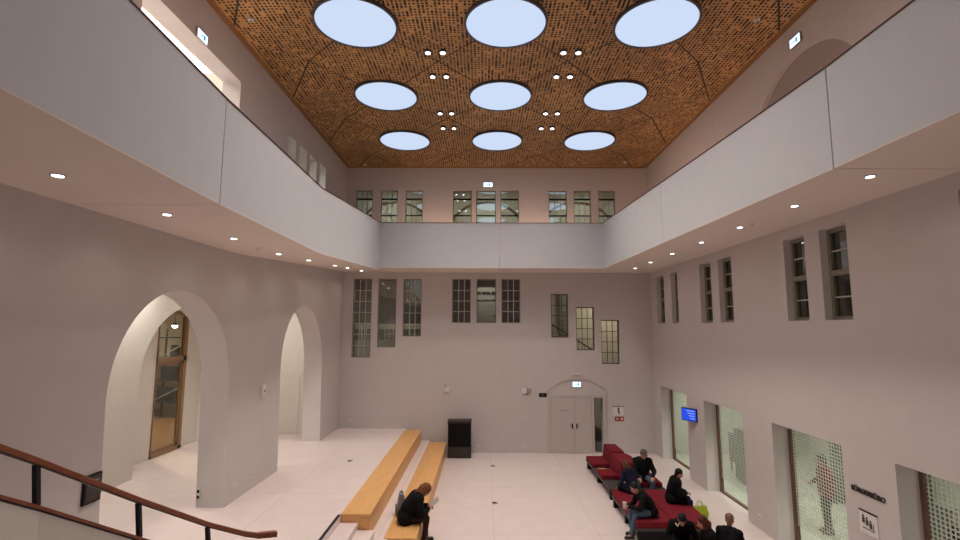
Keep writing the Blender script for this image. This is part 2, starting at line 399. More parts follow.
def parapet(name, label, ys_, xin, zb, zt, sgn):
    m = MB(); th = .16
    m.loft([[(xin(y), y, zb(y) + .0125), (xin(y) + sgn * th, y, zb(y) + .0125), (xin(y) + sgn * th, y, zt(y)), (xin(y), y, zt(y))] for y in ys_])
    p = m.build(name, PAR); struct(p, label, 'parapet')
    m = MB()
    m.loft([[(xin(y) - sgn * .012, y, zt(y)), (xin(y) + sgn * (th + .02), y, zt(y)), (xin(y) + sgn * (th + .02), y, zt(y) + .02), (xin(y) - sgn * .012, y, zt(y) + .02)] for y in ys_])
    m.build('cap_rail', CAPW, p)['label'] = 'thin dark brown cap rail'
PAR2 = pbr('soffit_plaster', (.76, .67, .61), .9, spec=.15, noise=.015, nscale=3)
def fr(a, b, n): return [a + (b - a) * i / n for i in range(n + 1)]
L1, L2 = fr(YF, 6.48, 4), [6.50, 8, 9.5] + fr(10.2, 11.2, 6) + [11.6, 12.5, 14, 16, 18.1]
gallery('ceiling_gallery_left', 'underside of the left gallery, its near length', L1, XL, xl, zs_left, 1)
gallery('ceiling_gallery_left_ramp', 'underside of the left gallery rising towards the back', L2 + [YB], XL, lambda y: xl(min(y, 18.1)), zs_left, 1)
parapet('wall_parapet_left', 'pale smooth parapet of the left gallery, its near length', L1, xl, zs_left, zt_left, -1)
parapet('wall_parapet_left_ramp', 'pale smooth parapet of the left gallery rising towards the back', L2, xl, zs_left, zt_left, -1)
z7 = lambda y: 7.0
gallery('ceiling_gallery_right', 'underside of the right gallery, its near length', fr(YF, 6.59, 3), XR, xr, z7, -1)
gallery('ceiling_gallery_right_far', 'underside of the right gallery beyond the joint', fr(6.61, YB, 6), XR, lambda y: xr(min(y, 18.1)), z7, -1)
parapet('wall_parapet_right', 'pale smooth parapet of the right gallery, its near length', fr(YF, 6.59, 3), xr, z7, zt_right, 1)
parapet('wall_parapet_right_middle', 'pale smooth parapet of the right gallery between two joints', fr(6.61, 12.60, 3), xr, z7, zt_right, 1)
parapet('wall_parapet_right_far', 'pale smooth parapet of the right gallery next to the back corner', fr(12.615, 18.1, 3), xr, z7, zt_right, 1)
xa, xb = xl(18.1), xr(18.1)
for nm, a, c_, lab in (('left', xa, .60, 'left half'), ('right', .616, xb, 'right half')):
    struct(MB().box(a, c_, 18.255, YB, 7.0, 7.4).box(a, c_, 18.1, 18.255, 7.0, 7.012).build('ceiling_gallery_back_' + nm, PAR2), 'underside of the back gallery, ' + lab, 'gallery')
    p = MB().box(a, c_, 18.1, 18.26, 7.0125, 8.70).build('wall_parapet_back_' + nm, PAR); struct(p, 'pale smooth parapet of the back gallery, ' + lab, 'parapet')
    MB().box(a - .1, c_ + (.1 if nm == 'right' else 0), 18.088, 18.28, 8.70, 8.72).build('cap_rail', CAPW, p)['label'] = 'thin dark brown cap rail'

# added unseen strips under the cap rails, warm fill for the gallery walls
def fill_strip(label, loc, ln, rz, p):
    t = thing('added_fill_strip', label, 'added fill light', loc, rz, 'added warm fill strips on the gallery side of the parapets')
    MB().box(-ln / 2, ln / 2, 0, .03, -.03, .03).build('housing', GREY, t)
    MB().box(-ln / 2 + .02, ln / 2 - .02, .03, .034, -.02, .02).build('diffuser', STRIP, t)
    area('lamp', t, (0, .04, 0), p, ln, .04, (1, .66, .46), (PI / 2, 0, 0))
STRIP = emis('fill_strip_glow', (1, .6, .38), 2)
for k, (y0, y1) in enumerate(((0, 6.2), (6.8, 10.4))):
    y = (y0 + y1) / 2
    fill_strip('added warm fill strip behind the left parapet, %s length' % ('near', 'middle')[k], (xl(y) - .17, y, zt_left(y) - .12), y1 - y0, PI / 2 + math.atan(.024 if k else -.063 * -1), 11 * (y1 - y0))
for k, (y0, y1) in enumerate(((0, 6.2), (6.8, 12.2), (12.9, 17.8))):
    y = (y0 + y1) / 2
    fill_strip('added warm fill strip behind the right parapet, %s length' % ('near', 'middle', 'far')[k], (xr(y) + .17 + (.004 if k else 0), y, zt_right(y0) - .12), y1 - y0, -PI / 2 + math.atan(.0296 if k else 0), (7, 4, 9)[k] * (y1 - y0))
fill_strip('added warm fill strip behind the back parapet', (.3, 18.28, 8.56), 7.6, 0, 6 * 7.6)

# soffit downlights
dl0 = None
def downlight(x, y, z, lab, grp):
    global dl0
    if dl0 is None:
        dl0 = thing('recessed_downlight', lab, 'downlight', (x, y, z), 0, grp)
        MB().cyl((0, 0, -.012), (0, 0, .02), .075, seg=24).build('rim', GREY, dl0)
        MB().cyl((0, 0, -.018), (0, 0, -.0125), .055, seg=20).build('lens', LAMP, dl0)
        spot('lamp', dl0, (0, 0, -.04), 13, 150, .8, (1, .86, .72), .05)
    else:
        c = copy_tree(dl0); c.location = (x, y, z); c['label'] = lab; c['group'] = grp
for k, y in enumerate((18.67, 16.74, 15.3, 12.98, 11.05, 9.03, 7.07, 5.2)):
    downlight(-4.68, y, zs_left(y), '%s recessed downlight from the back wall in the left gallery underside' % ORD[k], 'downlights under the left gallery')
for k, y in enumerate((17.95, 16.29, 14.39, 12.43, 10.54, 8.65, 6.92)):
    downlight(5.59, y, 7.0, '%s recessed downlight from the back wall in the right gallery underside' % ORD[k], 'downlights under the right gallery')
def smoke(x, y, z, lab):
    t = thing('smoke_detector', lab, 'smoke detector', (x, y, z), 0, 'smoke detectors on the gallery undersides')
    MB().cyl((0, 0, -.05), (0, 0, 0), .04, .055, 20).build('body', WHITE, t, smooth=False)
    MB().cyl((0, 0, -.06), (0, 0, -.05), .02, .03, 12).build('sensor_cap', GREY, t)
smoke(-4.72, 10.1, 6.45, 'small round smoke detector on the left gallery underside')
smoke(5.62, 10.1, 7.0, 'small round smoke detector on the right gallery underside, nearer the viewer')
smoke(5.62, 9.4, 7.0, 'small round smoke detector on the right gallery underside, farther back') if False else None

# ------------------------------------------------------------------ windows
def win_plane(o, m):
    for c in [o] + list(o.children):
        if c.type == 'MESH': c.data.transform(m)
def make_window(n, label, w, h, nx, ny, frame, bars, glass, loc, rz, fd=.07, fw=.045, bw=.018, ypos=(), mid=None):
    """a window in the XZ plane, centred, facing -Y"""
    t = thing('window_%d' % n, label, 'window', loc, rz, None, 'structure')
    f = MB()
    f.box(-w / 2, -w / 2 + fw, 0, fd, -h / 2, h / 2); f.box(w / 2 - fw, w / 2, 0, fd, -h / 2, h / 2)
    f.box(-w / 2 + fw, w / 2 - fw, 0, fd, -h / 2, -h / 2 + fw); f.box(-w / 2 + fw, w / 2 - fw, 0, fd, h / 2 - fw, h / 2)
    if mid is not None: f.box(-w / 2 + fw, w / 2 - fw, -.01, fd, mid - .05, mid + .05)
    f.build('window_frame', frame, t)
    MB().box(-w / 2 + fw * .5, w / 2 - fw * .5, fd * .55, fd * .55 + .006, -h / 2 + fw * .5, h / 2 - fw * .5).build('pane', glass, t)
    if nx > 1 or ny > 1 or ypos:
        m = MB(); iw, ih = w - 2 * fw, h - 2 * fw
        for k in range(1, nx): x = -iw / 2 + iw * k / nx; m.box(x - bw / 2, x + bw / 2, fd * .3, fd * .54, -ih / 2, ih / 2)
        zs = ypos or [-ih / 2 + ih * k / ny for k in range(1, ny)]
        for z in zs: m.box(-iw / 2, iw / 2, fd * .28, fd * .52, z - bw / 2, z + bw / 2)
        m.build('muntins', bars, t)
    return t
wn = 0
names3 = ['left', 'middle', 'right']
grp3 = ['left', 'centre', 'right stepped']
for i, (a, c, z0, z1, k) in enumerate(BW):
    wn += 1
    lab = '%s window of the %s group of three below the back gallery' % (names3[i % 3], grp3[i // 3])
    w, h = c - a, z1 - z0
    ypos = ()
    if k == 'd': make_window(wn, lab, w, h, 3, 4, DKFRAME, DKFRAME, CLEAR, ((a + c) / 2, YB + .10, (z0 + z1) / 2), 0, fw=.04, bw=.026)
    elif k == 'p': make_window(wn, lab, w, h, 1, 1, WFRAME, WFRAMEB, GLASS, ((a + c) / 2, YB + .08, (z0 + z1) / 2), 0, fw=.035)
    else: make_window(wn, lab, w, h, 3, max(3, round(h / .47)), WFRAME, WFRAMEB, GLASS, ((a + c) / 2, YB + .08, (z0 + z1) / 2), 0, fw=.035, bw=.028)
for i, (a, c) in enumerate(UW):
    wn += 1
    lab = '%s window of the %s group of three above the back gallery parapet' % (names3[i % 3], ('left', 'centre', 'right')[i // 3])
    uw = make_window(wn, lab, c - a, 2.7, 1 if 3 <= i <= 5 else 3, 1, WFRAME, WFRAME, GLASSU, ((a + c) / 2, YB + .08, 9.05), 0, fw=.035, bw=.022)
    MB().box(-(c - a) / 2 + .03, (c - a) / 2 - .03, .0, .035, .955, 1.025).box(-(c - a) / 2 + .03, (c - a) / 2 - .03, .0, .035, .28, .33).build('transom_bars', BLACK, uw)
for i, (a, c) in enumerate(RW):
    wn += 1
    lab = 'deep-set window high on the right wall, %s from the back corner' % ORD[i]
    make_window(wn, lab, c - a, 1.78, 1, 1, WFRAME, WFRAMEB, GLASS, (XR + .15, (a + c) / 2, 5.86), -PI / 2, fd=.1, fw=.075, bw=.028, ypos=(.45, -.45), mid=0.02)
for i, (a, c) in enumerate(ULW):
    wn += 1
    z1 = 10.3 + .03 * i
    make_window(wn, 'narrow deep-set window above the left gallery ramp, %s from the near end' % ORD[i], c - a, z1 - 9.0, 1, 3, WFRAME, WFRAME, GLASS, (XL - .30, (a + c) / 2, (9.0 + z1) / 2), PI / 2)
# tall glazed openings of the right wall
for i, (a, c) in enumerate(RO):
    wn += 1
    t = thing('window_%d' % wn, 'tall office glazing with patterned film, %s opening from the back corner' % ORD[i], 'window', (XR + .36, (a + c) / 2, 0), 0, None, 'structure')
    w = c - a; f = MB()
    f.box(0, .09, -w / 2, -w / 2 + .06, 0, 2.64); f.box(0, .09, w / 2 - .075, w / 2, 0, 2.64)
    f.box(0, .09, -w / 2, w / 2, 0, .05); f.box(0, .09, -w / 2, w / 2, 2.6, 2.64)
    f.build('window_frame', MAHOG, t)['label'] = 'brown wooden frame'
    MB().box(.045, .055, -w / 2 + .03, w / 2 - .03, .02, 2.62).build('pane', FILM, t)['label'] = 'glass with a grid of frosted film squares'

# ------------------------------------------------------------------ rooms behind the back wall
B0 = YB + .3
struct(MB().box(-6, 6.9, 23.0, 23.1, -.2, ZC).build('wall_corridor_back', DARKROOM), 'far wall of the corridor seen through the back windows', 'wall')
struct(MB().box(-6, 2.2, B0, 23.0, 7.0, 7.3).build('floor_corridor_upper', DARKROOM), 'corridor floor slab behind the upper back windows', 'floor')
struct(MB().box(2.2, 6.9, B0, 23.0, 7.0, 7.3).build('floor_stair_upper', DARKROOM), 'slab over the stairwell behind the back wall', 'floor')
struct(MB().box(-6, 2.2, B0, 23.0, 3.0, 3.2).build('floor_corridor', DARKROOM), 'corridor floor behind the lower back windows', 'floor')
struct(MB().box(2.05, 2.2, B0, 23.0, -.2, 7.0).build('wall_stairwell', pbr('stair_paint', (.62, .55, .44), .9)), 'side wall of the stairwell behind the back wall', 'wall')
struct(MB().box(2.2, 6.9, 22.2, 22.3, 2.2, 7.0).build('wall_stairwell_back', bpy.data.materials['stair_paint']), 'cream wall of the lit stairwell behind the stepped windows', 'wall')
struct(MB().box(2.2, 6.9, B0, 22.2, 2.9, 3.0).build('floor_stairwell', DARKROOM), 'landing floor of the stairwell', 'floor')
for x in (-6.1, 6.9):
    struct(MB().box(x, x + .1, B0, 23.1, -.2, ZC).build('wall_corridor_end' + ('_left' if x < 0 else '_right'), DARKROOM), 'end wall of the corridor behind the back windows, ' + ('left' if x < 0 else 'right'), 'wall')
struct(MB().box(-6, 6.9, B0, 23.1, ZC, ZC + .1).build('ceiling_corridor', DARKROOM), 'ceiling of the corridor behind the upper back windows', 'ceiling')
struct(MB().box(-6, 6.9, 22.8, 22.95, 7.3, ZC).build('wall_corridor_upper', pbr('upper_corridor_paint', (.50, .51, .46), .9)), 'grey green wall of the upper corridor behind the gallery windows', 'wall')
for k, xc in enumerate((-4.2, .15, 4.4)):  # thin dark arch outlines set against the upper corridor wall
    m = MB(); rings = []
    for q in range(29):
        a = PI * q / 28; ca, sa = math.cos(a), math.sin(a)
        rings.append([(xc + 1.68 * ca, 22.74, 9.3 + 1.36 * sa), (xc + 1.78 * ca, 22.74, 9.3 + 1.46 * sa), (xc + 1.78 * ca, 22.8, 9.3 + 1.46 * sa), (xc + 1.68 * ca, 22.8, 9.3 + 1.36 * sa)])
    m.loft(rings); struct(m.build('trim_%d' % (5 + k), BROWNBLK), 'dark arch outline on the upper corridor wall behind the %s gallery windows' % ('left', 'centre', 'right')[k], 'trim')
# pale corridor facade with its own paned windows, seen through the left group
fz = thing('door_1', 'pale panelled door seen through the centre back window', 'door', (.12, 20.9, 3.2), 0, None, 'structure')
MB().box(-.62, .62, 0, .08, 0, 3.3).build('door_leaf', pbr('pale_panel', (.50, .46, .42), .7), fz)
MB().box(.30, .42, -.05, 0, 2.05, 2.13).build('door_handle', BLACK, fz)
m = MB()
for x in (-.4, 0, .4): m.box(x - .17, x + .17, -.02, 0, 3.0, 3.12).box(x - .17, x + .17, -.02, 0, 2.72, 2.78)
m.build('door_lights', BLACK, fz)
cl = MB()
cl.box(-5.6, -2.4, 21.6, 21.7, 3.2, 4.25)
struct(cl.build('wall_corridor_dado', pbr('pale_dado', (.62, .57, .48), .8)), 'pale low corridor wall seen through the left back windows', 'wall')
struct(MB().box(-5.6, -2.4, 21.55, 21.7, 4.72, 4.95).build('trim_4', bpy.data.materials['pale_dado']), 'pale band along the corridor seen through the left back windows', 'trim')
for i, x in enumerate((-5.0, -4.0, -2.9)):
    wn += 1
    make_window(wn, 'small paned corridor window seen through the left back group, %s from the left' % ORD[i], .62, .52, 3, 2, WHITE, WHITE, GLASSU, (x, 21.5, 4.5), 0, fw=.03, bw=.025)
def ceil_lamp(name, label, x, y, z, p, sx=1.0, sy=.3, col=(1, .92, .82), vis=True, grp=None):
    t = thing(name, label, 'ceiling light', (x, y, z), 0, grp)
    MB().box(-sx / 2, sx / 2, -sy / 2, sy / 2, -.06, .004).build('housing', WHITE, t)
    MB().box(-sx / 2 + .03, sx / 2 - .03, -sy / 2 + .03, sy / 2 - .03, -.068, -.06).build('diffuser', emis('lamp_panel_%s_%d' % (name, int(abs(x * 10))), col, 3.0), t)
    area('lamp', t, (0, 0, -.08), p, sx, sy, col)
    return t
ceil_lamp('corridor_lamp', 'corridor ceiling lamp behind the left back windows', -3.8, 20.8, 7.0, 38, .3, .3)
ceil_lamp('corridor_lamp', 'corridor ceiling lamp behind the centre back windows', .2, 20.15, 7.0, 16, .3, .3)
for k, x in enumerate((-4.2, .2, 4.4)):
    ceil_lamp('upper_corridor_lamp', 'upper corridor ceiling lamp behind the %s gallery windows' % ('left', 'centre', 'right')[k], x, 21.2, ZC, 62, .5, .3, (1, .98, .90))
ceil_lamp('stairwell_lamp', 'stairwell ceiling lamp behind the stepped windows', 5.6, 21.0, 7.0, 58, .6, .6, (1, .9, .76))
# stair flight with dark balustrade in the stairwell
sf = thing('stair_flight', 'dark stair flight seen through the stepped windows', 'stairs', (2.3, 21.2, 3.0))
m = MB()
for k in range(9): m.box(.25 * k, .25 * k + .27, 0, .9, .0, 1.55 - .16 * k)
m.build('steps', pbr('stair_stone', (.3, .27, .22), .7), sf)
m = MB(); m.cyl((0, -.05, 2.35), (2.4, -.05, .85), .03)
for k in range(9): m.cyl((.15 + .27 * k, -.05, 1.45 - .16 * k), (.15 + .27 * k, -.05, 2.27 - .169 * k), .012)
m.build('balustrade', BLACK, sf)
wn += 1
make_window(wn, 'dark stairwell window seen through the first stepped window', .7, 1.9, 2, 3, DKFRAME, DKFRAME, GLASSU, (3.75, 22.1, 5.4), 0)

# ------------------------------------------------------------------ doorway in the back wall
dr = thing('door_2', 'arched doorway with grey double door on the back wall', 'door', (0, YB, 0), 0, None, 'structure')
def seg(hw, zs, rise, n=24):
    r = (hw * hw + rise * rise) / (2 * rise); a = math.asin(hw / r)
    return [(3.68 - hw, 0)] + [(3.68 + r * math.sin(-a + 2 * a * k / n), zs + rise - r + r * math.cos(-a + 2 * a * k / n)) for k in range(n + 1)] + [(3.68 + hw, 0)]
pts_o = seg(1.18, 2.40, .46)
pts_i = seg(1.12, 2.36, .44)
m = MB()
m.loft([[(a[0], 0, a[1]), (a[0], -.035, a[1]), (c[0], -.035, c[1]), (c[0], 0, c[1])] for a, c in zip(pts_o, pts_i)])
m.build('door_surround', DOORP, dr)
m = MB(); m.box(2.60, 4.30, -.03, 0, 2.13, 2.20); m.box(2.56, 2.62, -.03, 0, 0, 2.13); m.box(4.24, 4.32, -.04, 0, 0, 2.13); m.box(4.68, 4.78, -.03, 0, 0, 2.2); m.box(4.32, 4.68, -.03, 0, 2.11, 2.2); m.box(4.32, 4.68, -.03, 0, 0, .05)
m.build('door_frame', DOORP, dr)
for a, c, hx in ((2.635, 3.545, 3.47), (3.56, 4.225, 3.64)):
    lf = MB().box(a, c, -.025, 0, .01, 2.11).build('door_leaf', DOORP, dr, bevel=.004)
    h = MB(); h.box(hx - .022, hx + .022, -.04, -.025, .92, 1.12); h.cyl((hx, -.04, 1.04), (hx, -.075, 1.04), .009); h.cyl((hx, -.075, 1.04), (hx + (.1 if hx > 3.55 else -.1), -.075, 1.04), .009)
    h.build('door_handle', STEEL, lf)
MB().box(2.99, 3.30, -.031, -.025, 1.60, 1.63).build('name_strip', GREY, dr)
MB().box(4.33, 4.67, .08, .088, .05, 2.1).build('side_pane', CLEAR, dr)['label'] = 'dark clear side pane'
# what stands behind the side pane
struct(MB().box(2.2, 6.9, 21.6, 21.7, -.2, 2.9).build('wall_lobby', pbr('lobby_paint', (.30, .25, .19), .9)), 'wall of the dim lobby behind the side pane of the door', 'wall')
struct(MB().box(2.2, 6.9, B0, 21.6, -.2, 0).build('floor_lobby', GREYD), 'dark floor of the lobby behind the door', 'floor')
ceil_lamp('lobby_lamp', 'lobby ceiling lamp behind the arched doorway', 4.9, 20.9, 2.9, 6, .3, .3)
cs = thing('coat_stand', 'slim stand with a dark bundle behind the door side pane', 'stand', (4.95, 20.6, 0))
MB().cyl((0, 0, 0), (0, 0, 1.8), .02).build('pole', STEEL, cs)
MB().cyl((0, 0, 0), (0, 0, .03), .16).build('base', STEEL, cs)
MB().ball((0, 0, .75), .16, (1, 1, 2)).build('bundle', GREYD, cs, smooth=True)

# ------------------------------------------------------------------ passage behind the left arches
fa = arch(13.05, 17.35, ZP - .005, 3.40, 2.0)
struct(wall_with_holes('wall_passage', rect(YF, 18.6, .5, 6.4), [fa], .86, MX(-9.43), PALE), 'pale passage wall with an arched niche behind the left arch', 'wall')
dg = rect(14.95, 16.42, ZP - .004, 5.30)
struct(wall_with_holes('wall_passage_niche', rect(12.5, 18.6, .5, 6.4), [dg], .2, MX(-9.96), PALE), 'pale wall of the niche around the glazed wooden door', 'wall')
struct(MB().box(-9.86, XL - .62, 18.6, 18.75, .5, 6.4).build('wall_passage_end', PALE), 'pale end wall of the passage behind the far arch', 'wall')
struct(MB().box(-9.86, XL - .62, YF, YF + .1, .5, 6.4).build('wall_passage_front', PALE), 'near end wall of the passage behind the arches', 'wall')
struct(MB().box(-10.1, XL - .62, YF, 18.7, 6.4, 6.6).build('ceiling_passage', CEILW), 'white ceiling of the passage behind the arches', 'ceiling')
gd = thing('door_3', 'tall oak framed glass door in the niche behind the left arch', 'door', (-9.94, 15.685, ZP), 0, None, 'structure')
f = MB(); w = .735
f.box(0, .12, w - .16, w, 0, 4.4); f.box(0, .12, -w, -w + .025, 0, 4.4); f.box(0, .12, -w, w, 0, .12); f.box(0, .12, -w, w, 2.80, 2.95); f.box(0, .12, -w, w, 4.30, 4.4)
f.build('door_frame', OAKD, gd, bevel=.008)
f = MB(); f.box(.02, .08, w - .23, w - .16, .12, 2.8); f.box(.02, .08, -w + .025, -w + .05, .12, 2.8); f.box(.02, .08, -w + .025, w - .16, .12, .22); f.box(.02, .08, -w + .025, w - .16, 2.72, 2.8)
f.build('door_leaf', OAKD, gd)
MB().box(.045, .055, -w + .03, w - .18, .15, 2.75).build('pane', CLEAR, gd)
MB().box(.045, .055, -w + .02, w - .14, 2.95, 4.32).build('transom_pane', CLEAR, gd)
# room behind the glass door
WARM = pbr('warm_room_paint', (.50, .44, .36), .9)
struct(MB().box(-17, -10.1, 10, 24, .69, ZP).build('floor_side_room', wood_mat('side_room_parquet', (.36, .2, .1), (.26, .13, .06), 'X')), 'brown floor of the room behind the glass door', 'floor')
struct(MB().box(-17, -10.1, 24, 24.1, .69, 6.4).build('wall_side_room_back', WARM), 'far wall of the room behind the glass door', 'wall')
struct(MB().box(-17.1, -17, 10, 24, .69, 6.4).build('wall_side_room_left', WARM), 'left wall of the room behind the glass door', 'wall')
struct(MB().box(-17, -10.1, 9.9, 10, .69, 6.4).build('wall_side_room_near', WARM), 'near wall of the room behind the glass door', 'wall')
struct(MB().box(-17, -10.1, 9.9, 24.1, 6.4, 6.5).build('ceiling_side_room', WARM), 'ceiling of the room behind the glass door', 'ceiling')
sh = thing('metal_shelving', 'dark metal shelving seen through the glass door', 'shelving', (-14.0, 21.5, ZP))
m = MB()
for x in (-1.6, 0, 1.6):
    for y in (-.3, .3): m.box(x - .03, x + .03, y - .03, y + .03, 0, 3.8)
m.build('posts', STEEL, sh)
for z in (.7, 1.6, 2.5, 3.4): MB().box(-1.65, 1.65, -.33, .33, z, z + .05).build('shelf', STEEL, sh)
m = MB(); m.cyl((-1.6, -.34, .75), (0, -.34, 1.6), .025); m.cyl((0, -.34, 2.5), (1.6, -.34, 3.4), .025); m.cyl((-1.6, -.34, 2.5), (0, -.34, 3.4), .025); m.cyl((0, -.34, .75), (1.6, -.34, 1.6), .025)
m.build('brace', GREY, sh)
for k, (x, z, w_) in enumerate(((-1.0, 1.65, .8), (.7, 1.65, 1.0), (-.7, 2.55, .9), (.9, 2.55, .7), (.2, .75, 1.3))):
    tag(MB().box(-14 + x - w_ / 2, -14 + x + w_ / 2, 21.25, 21.75, ZP + z, ZP + z + .55).build('storage_box', BLACK, bevel=.01), 'dark storage box on the metal shelving, %s' % ('upper of the left boxes', 'upper of the right boxes', 'topmost left box', 'topmost right box', 'lowest box')[k].replace('upper of the left boxes', 'left box on the second shelf').replace('upper of the right boxes', 'right box on the second shelf'), 'box', 'boxes on the metal shelving')
ceil_lamp('side_room_lamp', 'bright ceiling lamp in the room behind the glass door', -13.6, 18.2, 6.4, 330, 1.0, .5, (1, .8, .55))
for k, y in enumerate((2.5, 7.5, 12.2, 16.6)):
    ceil_lamp('passage_lamp', 'passage ceiling lamp hidden behind the left wall, %s from the near end' % ORD[k], -8.45, y, 6.4, 66, .4, .9, (1, .93, .83), grp='passage ceiling lamps')
pdl = thing('pendant_lamp', 'bright pendant lamp seen through the glass door transom', 'pendant lamp', (-12.55, 20.0, 4.85))
MB().cyl((0, 0, .1), (0, 0, 1.552), .012).build('cable', STEEL, pdl)
MB().cyl((0, 0, 0), (0, 0, .1), .16, .05, 20).build('lamp_shade', STEEL, pdl)
MB().ball((0, 0, -.02), .11).build('bulb', LAMP, pdl, smooth=True)
# flush door in the passage end wall
fd = thing('door_4', 'flush pale door in the end wall behind the far arch', 'door', (-7.25, 18.6, ZP), 0, None, 'structure')
MB().box(-.42, .42, -.02, 0, .01, 2.15).build('door_leaf', PALE, fd)
MB().box(-.47, -.43, -.03, 0, 0, 2.2).build('door_frame', WHITE, fd)
MB().box(-.36, -.30, -.05, -.02, .95, 1.1).build('door_handle', GREY, fd)
# lit room behind the opening of the upper left wall
struct(MB().box(-9.2, -9.1, 5, 18, 7.2, ZC).build('wall_upper_room', PALE), 'pale wall of the lit room behind the upper left opening', 'wall')
struct(MB().box(-9.2, XL - .42, 5, 18, ZC - .3, ZC).build('ceiling_upper_room', CEILW), 'white ceiling of the lit room behind the upper left opening', 'ceiling')
struct(MB().box(-9.2, XL - .42, 17.9, 18, 7.2, ZC).build('wall_upper_room_end', PALE), 'end wall of the lit room behind the upper left opening', 'wall')
struct(MB().box(-9.2, XL - .42, 5, 18, 7.0, 7.2).build('floor_upper_room', PALE), 'floor of the lit room behind the upper left opening', 'floor')
ceil_lamp('upper_room_lamp', 'added ceiling lamp lightening the upper left window jambs from behind', -7.7, 15.2, ZC - .3, 260, 1.6, .5, (1, .93, .88))  # added unseen lamp, brightens the narrow window jambs through the glass
ceil_lamp('upper_room_lamp', 'ceiling lamp in the room behind the upper left opening', -6.95, 9.2, ZC - .3, 230, .55, 4.4, (1, .95, .9))

# ------------------------------------------------------------------ office behind the right glass
struct(MB().box(12.6, 12.7, 3, YB, 0, 3.3).build('wall_office', OFFW), 'pale back wall of the office', 'wall')
struct(MB().box(XR + .42, 12.7, 3, YB, 3.2, 3.3).build('ceiling_office', CEILW), 'white ceiling of the office', 'ceiling')
struct(MB().box(XR + .42, 12.7, 2.9, 3, 0, 3.3).build('wall_office_near', OFFW), 'near wall of the office', 'wall')
struct(MB().box(XR + .42, 12.7, YB, YB + .1, 0, 3.3).build('wall_office_far', OFFW), 'far wall of the office', 'wall')
struct(MB().box(9.75, 12.5, 14.3, 14.4, 0, 3.2).build('wall_office_partition', pbr('partition_grey', (.17, .17, .16), .8)), 'dark grey partition inside the office', 'wall')
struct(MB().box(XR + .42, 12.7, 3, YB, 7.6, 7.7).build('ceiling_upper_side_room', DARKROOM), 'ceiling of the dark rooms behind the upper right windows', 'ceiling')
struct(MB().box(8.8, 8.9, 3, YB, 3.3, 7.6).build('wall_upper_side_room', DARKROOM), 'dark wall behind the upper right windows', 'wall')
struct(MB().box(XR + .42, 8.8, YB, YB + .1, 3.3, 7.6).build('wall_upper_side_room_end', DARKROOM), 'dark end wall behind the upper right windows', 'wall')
for k, y in enumerate((6.6, 10.4, 14.2, 17.6)):
    ceil_lamp('office_lamp', 'office ceiling lamp behind the tall glazing, %s from the near end' % ORD[k], 8.6, y, 3.2, 60, 1.2, .3, (.98, 1, .92), grp='office ceiling lamps')
def desk(x, y, lab):
    t = thing('office_desk', lab, 'desk', (x, y, 0))
    MB().box(-.4, .4, -.8, .8, .70, .74).build('desktop', GREYD, t)
    for a in (-.36, .36):
        for c in (-.74, .74): MB().box(a - .025, a + .025, c - .025, c + .025, 0, .70).build('leg', GREYD, t)
    MB().box(-.4, -.37, -.8, .8, .3, 1.25).build('privacy_screen', GREYD, t)
desk(8.9, 16.8, 'dark desk with privacy screen behind the second glazed opening')
desk(9.6, 10.6, 'dark desk with privacy screen behind the third glazed opening')
cb = thing('filing_cabinet', 'dark filing cabinet standing behind the second glazed opening', 'cabinet', (8.4, 16.0, 0))
MB().box(-.25, .25, -.5, .5, .02, 1.6).build('body', GREYD, cb, bevel=.01)
for k in range(4): MB().box(-.265, -.25, -.47, .47, .07 + .38 * k, .42 + .38 * k).build('drawer', GREYD, cb, bevel=.005)
yb_ = thing('notice_box', 'small yellow notice board behind the near glazed opening', 'sign', (7.9, 8.02, 2.34))
MB().box(-.02, .02, -.13, .13, -.09, .09).build('panel', pbr('yellow_card', (.55, .38, .03), .6), yb_)
MB().box(-.012, .012, -.3, -.15, -.1, .08).build('side_card', GREYD, yb_)
MB().cyl((0, 0, .09), (0, 0, .86), .006).build('wire', STEEL, yb_)

# ------------------------------------------------------------------ wooden benches on the tiers
def bench(name, label, x0, x1, y0, y1, z0, z1, cut=None):
    t = thing(name, label, 'bench', ((x0 + x1) / 2, (y0 + y1) / 2, z0))
    w, l, h = (x1 - x0) / 2, (y1 - y0) / 2, z1 - z0
    MB().box(-w, w, -l, l, h - .06, h).build('seat', OAK, t, bevel=.006)
    MB().box(-w + .012, w - .012, -l + .012, l, 0, h - .06).build('base', OAK, t)
    return t
bench('wooden_bench', 'long oak bench block on the upper tier beside the raised floor', -2.97, -2.345, 10.76, 19.3, .45, .915)
bench('wooden_bench', 'long oak bench block on the lower tier with a reader seated', -2.05, -1.375, 10.70, 19.3, 0, .465)
tag(MB().box(-3.02, -2.97, 7.5, 10.74, ZP, ZP + .025).build('edge_strip', STEEL), 'black edge strip along the raised floor at the steps', 'edge strip')

